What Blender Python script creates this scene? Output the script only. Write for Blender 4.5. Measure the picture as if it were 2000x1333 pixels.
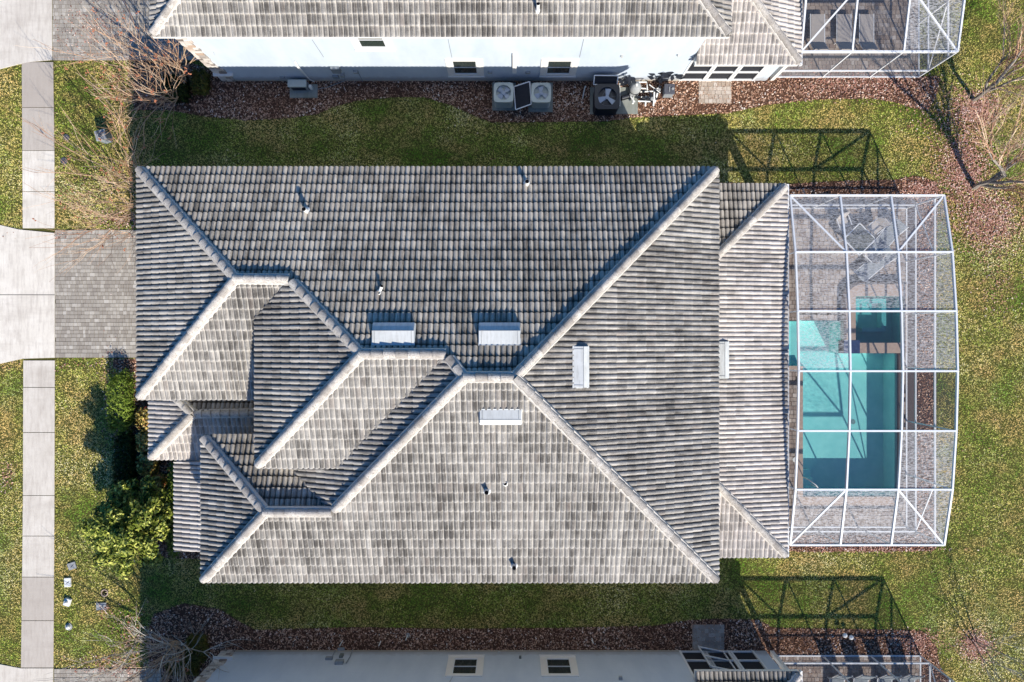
import bpy, bmesh, math, random
import numpy as np
from mathutils import Vector, Matrix
from mathutils.geometry import tessellate_polygon
R = math.radians
for o in list(bpy.data.objects): bpy.data.objects.remove(o)
S = bpy.context.scene
COL = S.collection
# ------------------------------------------------------------------ camera, sky, sun, exposure
H = 34.0; K = 39.2                    # camera height in metres, ground pixels per metre
cd = bpy.data.cameras.new('camera'); cam = bpy.data.objects.new('camera', cd); COL.objects.link(cam)
cam.location = (0, 0, H); cd.sensor_width = 36; cd.lens = 24.0; cd.clip_end = 2000; S.camera = cam
SUN = Vector((.607, -1.29, 1)).normalized()
W = bpy.data.worlds.new('World'); S.world = W; W.use_nodes = True
nt = W.node_tree; sk = nt.nodes.new('ShaderNodeTexSky'); sk.sky_type = 'NISHITA'; sk.sun_disc = False; sk.ozone_density = 4.0; sk.air_density = 1.2
sk.sun_elevation = math.asin(SUN.z); sk.sun_rotation = math.atan2(SUN.x, SUN.y)
bg = nt.nodes['Background']; hs_ = nt.nodes.new('ShaderNodeHueSaturation'); hs_.inputs['Saturation'].default_value = 1.45; hs_.inputs['Hue'].default_value = .508
nt.links.new(sk.outputs[0], hs_.inputs['Color']); nt.links.new(hs_.outputs[0], bg.inputs[0]); bg.inputs[1].default_value = 0.11
sl = bpy.data.lights.new('sun', 'SUN'); sl.energy = 5.0; sl.angle = R(.5); sl.color = (1, .945, .86)
so = bpy.data.objects.new('sun', sl); COL.objects.link(so); so.rotation_euler = SUN.to_track_quat('Z', 'Y').to_euler()
so.location = (20, -40, 40)
S.view_settings.view_transform = 'Standard'; S.view_settings.look = 'None'
S.view_settings.exposure = 0.38; S.view_settings.gamma = 1
S.cycles.max_bounces = 8; S.cycles.transparent_max_bounces = 16
# ------------------------------------------------------------------ helpers
def c(r, g, b):
    f = lambda v: ((v/255+.055)/1.055)**2.4 if v > 10 else v/255/12.92
    return (f(r), f(g), f(b), 1)
def P(px, py, z=0.0):                 # photograph position at a height -> world
    f = 1 - z/H
    return Vector(((px-1000)/K*f, -(py-666.5)/K*f, z))
def L(x, y, z=0.0): return Vector((x/K, -y/K, z))     # plan offset (ground pixels from the nadir) -> world
def root_loc(o):
    while o.parent: o = o.parent
    return o.location
class MB:
    def __init__(s): s.v = []; s.f = []; s.uv = []; s.t = []; s.m = []
    def quad(s, pts, uv=None, tone=.5, mi=0):
        n = len(s.v); s.v += [tuple(p) for p in pts]; s.f.append(tuple(range(n, n+len(pts))))
        s.uv.append(uv); s.t.append(tone); s.m.append(mi)
    def box(s, a, b, tone=.5, mi=0):
        x0, y0, z0 = [min(a[i], b[i]) for i in range(3)]; x1, y1, z1 = [max(a[i], b[i]) for i in range(3)]
        s.hexa([(x0,y0,z0),(x1,y0,z0),(x1,y1,z0),(x0,y1,z0)], [(x0,y0,z1),(x1,y0,z1),(x1,y1,z1),(x0,y1,z1)], tone, mi)
    def hexa(s, lo, hi, tone=.5, mi=0):
        s.quad(lo[::-1], tone=tone, mi=mi); s.quad(hi, tone=tone, mi=mi)
        k = len(lo)
        for i in range(k):
            j = (i+1) % k; s.quad([lo[i], lo[j], hi[j], hi[i]], tone=tone, mi=mi)
    def rbox(s, cen, size, rz=0, tone=.5, mi=0, tilt=None):
        M = Matrix.Rotation(rz, 3, 'Z')
        if tilt is not None: M = M @ Matrix.Rotation(tilt, 3, 'X')
        cen = Vector(cen); hx, hy, hz = [q/2 for q in size]
        lo = [cen + M @ Vector((x, y, -hz)) for x, y in ((-hx,-hy),(hx,-hy),(hx,hy),(-hx,hy))]
        hi = [cen + M @ Vector((x, y, hz)) for x, y in ((-hx,-hy),(hx,-hy),(hx,hy),(-hx,hy))]
        s.hexa(lo, hi, tone, mi)
    def tube(s, pts, rad, n=6, cap=True, tone=.5, mi=0, square=False):
        pts = [Vector(p) for p in pts]
        if not hasattr(rad, '__len__'): rad = [rad]*len(pts)
        rings = []; ref = None
        for i, p in enumerate(pts):
            d = (pts[min(i+1, len(pts)-1)] - pts[max(i-1, 0)])
            d = d.normalized() if d.length > 1e-7 else Vector((0,0,1))
            a = Vector((0,0,1)) if abs(d.z) < .9 else Vector((1,0,0))
            if ref is None or square: u = d.cross(a).normalized()
            else:
                u = ref - d*ref.dot(d); u = u.normalized() if u.length > 1e-6 else d.cross(a).normalized()
            ref = u; w = d.cross(u)
            off = math.pi/4 if square else 0
            rings.append([p + (u*math.cos(off+2*math.pi*k/n) + w*math.sin(off+2*math.pi*k/n))*rad[i] for k in range(n)])
        b = len(s.v)
        for r in rings: s.v += [tuple(q) for q in r]
        def af(f): s.f.append(f); s.uv.append(None); s.t.append(tone); s.m.append(mi)
        for i in range(len(rings)-1):
            for k in range(n):
                k2 = (k+1) % n; af((b+i*n+k, b+i*n+k2, b+(i+1)*n+k2, b+(i+1)*n+k))
        if cap:
            af(tuple(b+k for k in range(n))[::-1]); af(tuple(b+(len(rings)-1)*n+k for k in range(n)))
    def bar(s, a, b, w, h=None, tone=.5, mi=0):       # rectangular bar between two points
        a = Vector(a); b = Vector(b); h = h or w; d = (b-a).normalized()
        up = Vector((0,0,1)) if abs(d.z) < .95 else Vector((0,1,0))
        u = d.cross(up).normalized()*w/2; v = u.cross(d).normalized()*h/2
        s.hexa([a-u-v, a+u-v, a+u+v, a-u+v], [b-u-v, b+u-v, b+u+v, b-u+v], tone, mi)
    def cyl(s, cen, r, z0, z1, n=16, r2=None, tone=.5, mi=0):
        x, y = cen[0], cen[1]; s.tube([(x,y,z0),(x,y,z1)], [r, r if r2 is None else r2], n, True, tone, mi)
    def prism(s, loops, z0, z1, tone=.5, mi=0, bottom=False):   # polygon with holes, extruded
        flat = [Vector((p[0], p[1], 0)) for l in loops for p in l]
        for t in tessellate_polygon([[Vector((p[0], p[1], 0)) for p in l] for l in loops]):
            q = [flat[i] for i in t]
            if (q[1]-q[0]).cross(q[2]-q[0]).z < 0: q = q[::-1]
            s.quad([(a.x, a.y, z1) for a in q], tone=tone, mi=mi)
        for l in loops:
            for i in range(len(l)):
                a, b = l[i], l[(i+1) % len(l)]
                s.quad([(a[0],a[1],z0),(b[0],b[1],z0),(b[0],b[1],z1),(a[0],a[1],z1)], tone=tone, mi=mi)
    def build(s, name, mats, parent=None, smooth=False, loc=None, bevel=0, merge=False):
        me = bpy.data.meshes.new(name)
        v = np.array(s.v, dtype=np.float64).reshape(-1, 3)
        if parent is not None: org = np.array(root_loc(parent))
        else:
            if loc is None and len(v): loc = ((v[:,0].min()+v[:,0].max())/2, (v[:,1].min()+v[:,1].max())/2, v[:,2].min())
            org = np.array(loc if loc is not None else (0,0,0))
        me.from_pydata((v-org).tolist(), [], s.f)
        a = me.attributes.new('tone', 'FLOAT', 'FACE'); a.data.foreach_set('value', np.array(s.t, dtype=np.float32))
        if any(u is not None for u in s.uv):
            ul = me.uv_layers.new(name='UVMap'); fl = []
            for f, u in zip(s.f, s.uv):
                if u is None: fl += [0.0, 0.0]*len(f)
                else:
                    for q in u: fl += [q[0], q[1]]
            ul.data.foreach_set('uv', np.array(fl, dtype=np.float32))
        for m in (mats if isinstance(mats, (list, tuple)) else [mats]): me.materials.append(m)
        me.polygons.foreach_set('material_index', np.array(s.m, dtype=np.int32))
        if smooth: me.polygons.foreach_set('use_smooth', np.ones(len(s.f), dtype=bool))
        me.update()
        if merge or bevel:
            bm = bmesh.new(); bm.from_mesh(me); bmesh.ops.remove_doubles(bm, verts=bm.verts, dist=1e-4)
            bmesh.ops.recalc_face_normals(bm, faces=bm.faces)
            if bevel: bmesh.ops.bevel(bm, geom=[e for e in bm.edges if len(e.link_faces) == 2 and e.calc_face_angle(0) > .5], offset=bevel, segments=2, affect='EDGES', profile=.5)
            bm.to_mesh(me); bm.free()
        o = bpy.data.objects.new(name, me); COL.objects.link(o)
        if parent is not None: o.parent = parent
        else: o.location = org.tolist()
        return o
def tag(o, label, cat, group=None):
    o['label'] = label; o['category'] = cat
    if group: o['group'] = group
    return o
def thing(name, label, cat, loc, group=None):
    o = bpy.data.objects.new(name, None); COL.objects.link(o); o.location = loc; o.empty_display_size = .3
    return tag(o, label, cat, group)
def struct(o, kind='structure'): o['kind'] = kind; return o
def copy_tree(o, loc, rz=0.0, label=None):
    r = o.copy(); COL.objects.link(r); r.location = loc; r.rotation_euler = (0, 0, rz)
    if label: r['label'] = label
    for ch in list(o.children):
        d = ch.copy(); COL.objects.link(d); d.parent = r
        for g in list(ch.children):
            e = g.copy(); COL.objects.link(e); e.parent = d
    return r
# ------------------------------------------------------------------ materials
class NT:
    def __init__(s, name, rough=.8, spec=.3, metal=0):
        s.m = bpy.data.materials.new(name); s.m.use_nodes = True; s.t = s.m.node_tree; s.n = s.t.nodes
        s.b = s.n['Principled BSDF']; s.b.inputs['Roughness'].default_value = rough
        s.b.inputs['Specular IOR Level'].default_value = spec; s.b.inputs['Metallic'].default_value = metal
        s.co = s.new('ShaderNodeTexCoord').outputs['Object']
    def new(s, t): return s.n.new(t)
    def set(s, sock, v):
        if hasattr(v, 'is_linked') or hasattr(v, 'links'): s.t.links.new(v, sock)
        else: sock.default_value = v
    def noise(s, scale, detail=3, rough=.6, co=None, scl=None):
        n = s.new('ShaderNodeTexNoise'); n.inputs['Scale'].default_value = scale; n.inputs['Detail'].default_value = detail
        n.inputs['Roughness'].default_value = rough; co = co or s.co
        if scl:
            mp = s.new('ShaderNodeMapping'); mp.inputs['Scale'].default_value = scl; s.t.links.new(co, mp.inputs[0]); co = mp.outputs[0]
        s.t.links.new(co, n.inputs['Vector']); return n.outputs['Fac']
    def ramp(s, f, stops):
        r = s.new('ShaderNodeValToRGB'); e = r.color_ramp.elements
        while len(e) < len(stops): e.new(.5)
        for i, (p, col) in enumerate(stops): e[i].position = p; e[i].color = col if hasattr(col, '__len__') else (col, col, col, 1)
        s.set(r.inputs[0], f); return r.outputs[0]
    def mix(s, f, a, b, mode='MIX'):
        m = s.new('ShaderNodeMix'); m.data_type = 'RGBA'; m.blend_type = mode; s.set(m.inputs[0], f); s.set(m.inputs[6], a); s.set(m.inputs[7], b)
        return m.outputs[2]
    def math(s, op, a, b=0.0, cl=False):
        m = s.new('ShaderNodeMath'); m.operation = op; m.use_clamp = cl; s.set(m.inputs[0], a); s.set(m.inputs[1], b); return m.outputs[0]
    def attr(s, name='tone'):
        a = s.new('ShaderNodeAttribute'); a.attribute_name = name; return a.outputs['Fac']
    def bump(s, f, st=.5, d=.02):
        b = s.new('ShaderNodeBump'); b.inputs['Strength'].default_value = st; b.inputs['Distance'].default_value = d
        s.t.links.new(f, b.inputs['Height']); s.t.links.new(b.outputs[0], s.b.inputs['Normal'])
    def out(s, col): s.set(s.b.inputs['Base Color'], col); return s.m
def simple(name, a, b=None, scale=3, rough=.7, spec=.3, metal=0, bump=0, bscale=60):
    t = NT(name, rough, spec, metal); b = b or tuple(q*.8 for q in a[:3])+(1,)
    col = t.mix(t.noise(scale, 5), b, a)
    if bump: t.bump(t.noise(bscale, 3), bump, .01)
    return t.out(col)
M = {}
def stucco(name, col, dirt):
    t = NT(name, .9, .2)
    k = t.mix(t.ramp(t.noise(1.1, 6, .65, scl=(1, 1, .35)), [(.35, 0), (.75, 1)]), col, dirt)
    k = t.mix(t.ramp(t.noise(5, 3, scl=(.3, .3, 3.5)), [(.4, 0), (.8, .35)]), k, dirt)
    sp_ = t.new('ShaderNodeSeparateXYZ'); g_ = t.new('ShaderNodeNewGeometry'); t.t.links.new(g_.outputs['Position'], sp_.inputs[0]); zz = t.math('ADD', sp_.outputs[2], t.math('MULTIPLY', t.noise(4, 4), -.5))
    k = t.mix(t.ramp(zz, [(0, .45), (.35, 0)]), k, c(130, 118, 104))
    t.bump(t.noise(90, 3), .25, .01); return t.out(k)
M['stucco'] = stucco('stucco_pale_blue', c(200, 209, 218), c(184, 195, 207))
M['stucco2'] = stucco('stucco_cream', c(205, 202, 190), c(186, 182, 170))
M['trim'] = simple('white_trim', c(235, 232, 226), c(222, 218, 210), 6, .6)
M['alu'] = simple('white_aluminium', c(232, 232, 230), c(214, 216, 218), 4, .4, .4)
M['glass'] = simple('dark_window_glass', c(62, 72, 68), c(38, 44, 44), 2, .12, .6)
M['dark'] = simple('dark_interior', c(30, 32, 36), c(20, 20, 24), 2, .6)
M['darkscreen'] = simple('dark_insect_screen', c(50, 52, 58), c(34, 36, 42), 9, .8)
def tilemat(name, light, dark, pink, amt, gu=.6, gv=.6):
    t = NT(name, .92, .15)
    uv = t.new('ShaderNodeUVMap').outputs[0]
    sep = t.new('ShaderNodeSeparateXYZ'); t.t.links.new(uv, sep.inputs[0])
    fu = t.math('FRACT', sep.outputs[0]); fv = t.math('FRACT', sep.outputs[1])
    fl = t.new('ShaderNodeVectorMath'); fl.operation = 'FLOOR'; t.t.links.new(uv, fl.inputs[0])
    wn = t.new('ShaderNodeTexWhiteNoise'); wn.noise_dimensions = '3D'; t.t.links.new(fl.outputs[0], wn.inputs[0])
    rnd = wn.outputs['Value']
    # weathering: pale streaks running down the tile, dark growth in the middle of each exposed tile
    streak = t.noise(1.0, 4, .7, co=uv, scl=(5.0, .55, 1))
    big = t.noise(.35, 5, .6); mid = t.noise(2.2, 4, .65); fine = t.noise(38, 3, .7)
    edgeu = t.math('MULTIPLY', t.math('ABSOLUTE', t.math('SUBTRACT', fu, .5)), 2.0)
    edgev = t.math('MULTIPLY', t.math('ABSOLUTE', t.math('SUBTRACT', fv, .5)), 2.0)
    e = t.math('ADD', t.math('MULTIPLY', t.math('POWER', edgeu, 4.0), gu), t.math('MULTIPLY', t.math('POWER', t.math('MULTIPLY', t.math('ADD', edgev, 0), 1) if gv > 0 else fv, 6.0), gv))  # gu, gv below zero paint shade into the valleys and laps
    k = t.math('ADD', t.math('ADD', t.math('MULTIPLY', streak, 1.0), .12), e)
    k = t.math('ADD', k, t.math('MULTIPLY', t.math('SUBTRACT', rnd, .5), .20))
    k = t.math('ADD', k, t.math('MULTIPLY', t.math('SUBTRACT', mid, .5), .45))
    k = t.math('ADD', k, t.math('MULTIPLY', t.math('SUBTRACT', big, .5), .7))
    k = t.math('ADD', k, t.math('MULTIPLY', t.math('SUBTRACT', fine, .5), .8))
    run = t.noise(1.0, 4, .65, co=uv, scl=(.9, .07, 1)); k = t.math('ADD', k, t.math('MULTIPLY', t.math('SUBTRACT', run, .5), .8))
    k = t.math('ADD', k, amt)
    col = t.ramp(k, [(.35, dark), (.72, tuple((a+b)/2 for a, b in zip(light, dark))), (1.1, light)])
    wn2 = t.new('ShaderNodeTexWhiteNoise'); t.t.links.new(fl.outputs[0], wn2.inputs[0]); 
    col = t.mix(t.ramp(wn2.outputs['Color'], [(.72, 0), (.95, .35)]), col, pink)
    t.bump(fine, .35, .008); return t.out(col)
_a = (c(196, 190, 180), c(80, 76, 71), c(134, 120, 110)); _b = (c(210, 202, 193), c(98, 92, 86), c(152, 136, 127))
M['tile'] = tilemat('roof_tile_north', c(204, 194, 178), c(80, 74, 66), c(140, 122, 108), .16, -.25, -1.0); M['tileEW'] = tilemat('roof_tile_side', *_a, .06, -.42, .1)  # north copy has lap shadow lines painted in, side copy valley shade
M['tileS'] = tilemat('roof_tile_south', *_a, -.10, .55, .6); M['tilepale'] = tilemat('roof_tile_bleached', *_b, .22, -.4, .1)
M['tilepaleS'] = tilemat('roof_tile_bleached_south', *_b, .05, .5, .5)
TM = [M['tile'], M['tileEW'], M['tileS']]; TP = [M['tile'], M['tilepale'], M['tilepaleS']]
def capmat():
    t = NT('ridge_cap', .9, .15); k = t.mix(t.ramp(t.noise(3.5, 5, .7), [(.35, 0), (.7, 1)]), c(208, 201, 190), c(164, 156, 147))
    k = t.mix(t.ramp(t.noise(26, 3), [(.54, 0), (.64, .8)]), k, c(92, 86, 80))
    k = t.mix(t.ramp(t.attr(), [(0, .55), (.7, 0)]), k, c(120, 112, 104)); t.bump(t.noise(50, 2), .3, .01); return t.out(k)
M['cap'] = capmat()
M['mortar'] = simple('mortar', c(226, 220, 210), c(176, 168, 158), 9, .95, .1)
def conc(name, a, b, stain):
    t = NT(name, .9, .2);  k = t.mix(t.ramp(t.noise(.9, 6, .65), [(.3, 0), (.72, 1)]), a, b)
    k = t.mix(t.ramp(t.noise(3.2, 6, .75, scl=(2.5, .35, 1)), [(.45, 0), (.75, .6)]), k, stain)
    k = t.mix(t.ramp(t.noise(48, 3), [(.62, 0), (.75, .45)]), k, stain)
    k = t.mix(t.ramp(t.noise(.22, 5, .75, scl=(.5, 2.2, 1)), [(.5, 0), (.72, .45)]), k, stain); k = t.mix(t.math('MULTIPLY', t.attr(), .8), k, stain); t.bump(t.noise(120, 3), .2, .004); return t.out(k)
M['conc'] = conc('concrete_pale', c(234, 226, 212), c(214, 205, 190), c(164, 152, 140))
M['concpad'] = conc('concrete_pad', c(176, 180, 176), c(150, 154, 148), c(110, 112, 100))
def paver(name, stops, stain):
    t = NT(name, .92, .15); k = t.ramp(t.attr(), stops)
    k = t.mix(t.ramp(t.noise(1.0, 6, .7), [(.4, 0), (.8, .5)]), k, stain)
    k = t.mix(t.ramp(t.noise(40, 4, .7), [(.35, .45), (.65, 0)]), k, stain); t.bump(t.noise(70, 3), .4, .006); return t.out(k)
M['paver'] = paver('driveway_paver', [(0, c(162, 153, 140)), (.5, c(182, 174, 160)), (.9, c(198, 190, 176)), (1, c(216, 209, 196))], c(126, 118, 112))
M['paver2'] = paver('deck_paver', [(0, c(150, 132, 120)), (.4, c(176, 160, 146)), (.8, c(190, 176, 164)), (1, c(206, 196, 186))], c(128, 118, 112))
M['paver3'] = paver('step_paver', [(0, c(176, 158, 140)), (.5, c(202, 188, 172)), (1, c(222, 212, 200))], c(150, 138, 126))
M['joint'] = simple('paver_joint', c(88, 82, 76), c(70, 66, 60), 12, 1, .05)
def soil():
    t = NT('lawn_soil', 1, .05); k = t.mix(t.noise(.5, 6), c(92, 98, 44), c(128, 120, 66)); k = t.mix(t.ramp(t.noise(30, 4, .8), [(.4, 0), (.6, 1)]), k, c(52, 54, 30))
    t.bump(t.noise(40, 4, .8), .8, .04); return t.out(k)
M['soil'] = soil()
def grassm():
    t = NT('grass_blades', .75, .2)
    k = t.ramp(t.attr(), [(0, c(72, 106, 30)), (.25, c(130, 160, 54)), (.5, c(192, 194, 90)), (.75, c(240, 222, 136)), (1, c(255, 244, 190))])
    k = t.mix(t.ramp(t.noise(.28, 4, .6), [(.48, 0), (.60, .65)]), k, c(104, 156, 40))
    k = t.mix(t.ramp(t.noise(.45, 5, .7, scl=(1, 1.3, 1)), [(.46, 0), (.62, .75)]), k, c(236, 196, 126))
    return t.out(k)
M['grass'] = grassm()
def ramptone(name, stops, rough=.85):
    t = NT(name, rough, .15); return t.out(t.ramp(t.attr(), stops))
M['chips'] = ramptone('mulch_chips', [(0, c(86, 60, 46)), (.3, c(150, 110, 88)), (.65, c(204, 162, 134)), (.9, c(232, 204, 180)), (1, c(246, 234, 222))])
M['leaflit'] = ramptone('dry_leaves', [(0, c(92, 58, 48)), (.5, c(178, 126, 108)), (.85, c(216, 176, 158)), (1, c(236, 214, 200))])
M['mulchbase'] = simple('mulch_base', c(106, 78, 62), c(72, 52, 42), 20, 1, .05, bump=.8, bscale=30)
M['leafmag'] = ramptone('glossy_leaves', [(0, c(28, 40, 16)), (.35, c(62, 78, 26)), (.7, c(122, 134, 50)), (1, c(198, 198, 100))], .45)
M['leafhedge'] = ramptone('hedge_leaves', [(0, c(44, 62, 18)), (.5, c(92, 116, 38)), (1, c(150, 166, 70))], .6)
M['leafcroton'] = ramptone('croton_leaves', [(0, c(70, 52, 30)), (.35, c(112, 104, 44)), (.65, c(188, 164, 84)), (.9, c(222, 196, 130)), (1, c(160, 76, 58))], .5)
M['leafdark'] = ramptone('dark_shrub_leaves', [(0, c(24, 34, 16)), (.6, c(60, 74, 30)), (1, c(110, 100, 44))], .6)
M['barkpale'] = simple('pale_bark', c(196, 172, 144), c(150, 124, 100), 8, .9, .1)
M['barkgrey'] = simple('grey_bark', c(176, 168, 156), c(112, 104, 96), 8, .9, .1)
M['barktwig'] = ramptone('twig_bark', [(0, c(150, 110, 84)), (.6, c(206, 168, 136)), (1, c(232, 208, 178))])
M['twiggrey'] = ramptone('grey_twigs', [(0, c(128, 118, 106)), (.6, c(176, 168, 156)), (1, c(214, 208, 196))])
M['seed'] = ramptone('seed_heads', [(0, c(140, 84, 62)), (1, c(206, 140, 108))])
def screen(name, fac, col, grain, gs=60.0):
    t = NT(name); tr = t.new('ShaderNodeBsdfTransparent'); df = t.new('ShaderNodeBsdfDiffuse')
    df.inputs[0].default_value = col
    mx = t.new('ShaderNodeMixShader'); f = t.math('ADD', t.math('MULTIPLY', t.ramp(t.noise(gs, 2, .8, scl=(.6, 2.0, 2.0)), [(.38, 0), (.62, 1)]), grain), fac-grain/2, True)
    t.t.links.new(f, mx.inputs[0]); t.t.links.new(tr.outputs[0], mx.inputs[1]); t.t.links.new(df.outputs[0], mx.inputs[2])
    t.t.links.new(mx.outputs[0], t.n['Material Output'].inputs[0]); return t.m
M['mesh'] = screen('insect_mesh_hazy', .29, c(204, 203, 202), .46, 11)  # pale grain paints the glare haze into the mesh colour
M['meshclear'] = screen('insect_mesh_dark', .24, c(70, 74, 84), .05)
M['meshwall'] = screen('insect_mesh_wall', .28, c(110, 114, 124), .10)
def water(name, tint):
    t = NT(name); tr = t.new('ShaderNodeBsdfTransparent'); tr.inputs[0].default_value = tint
    gl = t.new('ShaderNodeBsdfGlossy'); gl.inputs['Roughness'].default_value = .03
    b = t.new('ShaderNodeBump'); b.inputs['Strength'].default_value = .25; b.inputs['Distance'].default_value = .03
    t.t.links.new(t.noise(5, 3), b.inputs['Height']); t.t.links.new(b.outputs[0], gl.inputs['Normal'])
    mx = t.new('ShaderNodeMixShader'); mx.inputs[0].default_value = .03; t.t.links.new(tr.outputs[0], mx.inputs[1])
    t.t.links.new(gl.outputs[0], mx.inputs[2]); t.t.links.new(mx.outputs[0], t.n['Material Output'].inputs[0]); return t.m
M['water'] = water('pool_water', (.68, .90, .92, 1)); M['spawater'] = water('spa_water', (.42, .68, .72, 1))
def basin():
    t = NT('pool_plaster', .8, .2); k = t.mix(t.ramp(t.noise(1.5, 5), [(.35, 0), (.7, 1)]), c(196, 236, 228), c(172, 222, 216))
    k = t.mix(t.ramp(t.noise(14, 3), [(.64, 0), (.74, .4)]), k, c(96, 160, 152)); return t.out(k)
M['basin'] = basin()
M['coping'] = simple('coping_stone', c(188, 166, 150), c(160, 140, 126), 5, .8, bump=.3)
M['copdark'] = simple('dark_coping', c(96, 84, 80), c(76, 68, 66), 6, .8, bump=.3)
M['bluetile'] = simple('blue_glass_tile', c(74, 92, 128), c(30, 40, 78), 9, .2, .6)
M['wtile'] = simple('waterline_tile', c(120, 150, 156), c(84, 116, 126), 30, .3, .5)
M['acgrey'] = simple('ac_painted_steel', c(190, 196, 188), c(170, 176, 168), 6, .5)
M['acdark'] = simple('ac_coil_grey', c(120, 126, 122), c(96, 102, 98), 10, .6)
M['fan'] = simple('fan_blade', c(176, 184, 196), c(150, 160, 172), 6, .4)
M['black'] = simple('black_plastic', c(34, 38, 48), c(22, 24, 32), 5, .4, .5)
M['void'] = simple('void_black', c(10, 12, 18), c(8, 8, 12), 5, .9, .05)
M['pvc'] = simple('white_pvc', c(236, 236, 232), c(214, 214, 208), 8, .5)
M['greyplastic'] = simple('grey_plastic', c(150, 156, 160), c(120, 126, 130), 8, .6)
M['lidgrey'] = simple('weathered_lid', c(176, 178, 178), c(120, 122, 120), 14, .8)
M['liddark'] = simple('dark_lid', c(92, 94, 104), c(62, 64, 70), 14, .8)
M['fabric'] = simple('beige_sling', c(190, 182, 174), c(170, 162, 156), 10, .8)
M['tabletop'] = simple('smoked_table_glass', c(96, 98, 92), c(80, 82, 78), 3, .3)
M['vent'] = conc('white_metal_vent', c(240, 242, 240), c(222, 226, 224), c(150, 148, 140))
M['door'] = simple('garage_door_paint', c(226, 224, 218), c(212, 208, 202), 3, .6)
def stone():
    t = NT('stone_veneer', .9, .15); k = t.ramp(t.attr(), [(0, c(120, 108, 100)), (.4, c(196, 186, 176)), (.8, c(224, 218, 210)), (1, c(182, 156, 134))])
    t.bump(t.noise(40, 4), .6, .02); return t.out(k)
M['stone'] = stone()
# ------------------------------------------------------------------ tiled roofs
BW, EX = 8.1/K, 16.5/K*1.03
PROF = [(0, 0), (.12, .036), (.28, .064), (.46, .074), (.64, .066), (.82, .044), (.93, .004)]
def hsh(i, j, k=0):
    n = (i*73856093 ^ j*19349663 ^ k*83492791) & 0x7fffffff
    return ((n*1103515245+12345) & 0x7fffffff)/0x7fffffff
def clip(poly, a, b):                 # keep the left of a->b ; poly = [(u,v,h)]
    out = []; n = len(poly); ex, ey = b[0]-a[0], b[1]-a[1]
    d = [ex*(p[1]-a[1])-ey*(p[0]-a[0]) for p in poly]
    for i in range(n):
        j = (i+1) % n; p, q = poly[i], poly[j]
        if d[i] >= 0: out.append(p)
        if (d[i] > 0 > d[j]) or (d[i] < 0 < d[j]):
            t = d[i]/(d[i]-d[j]); out.append(tuple(p[k]+(q[k]-p[k])*t for k in range(len(p))))
    return out
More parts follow.
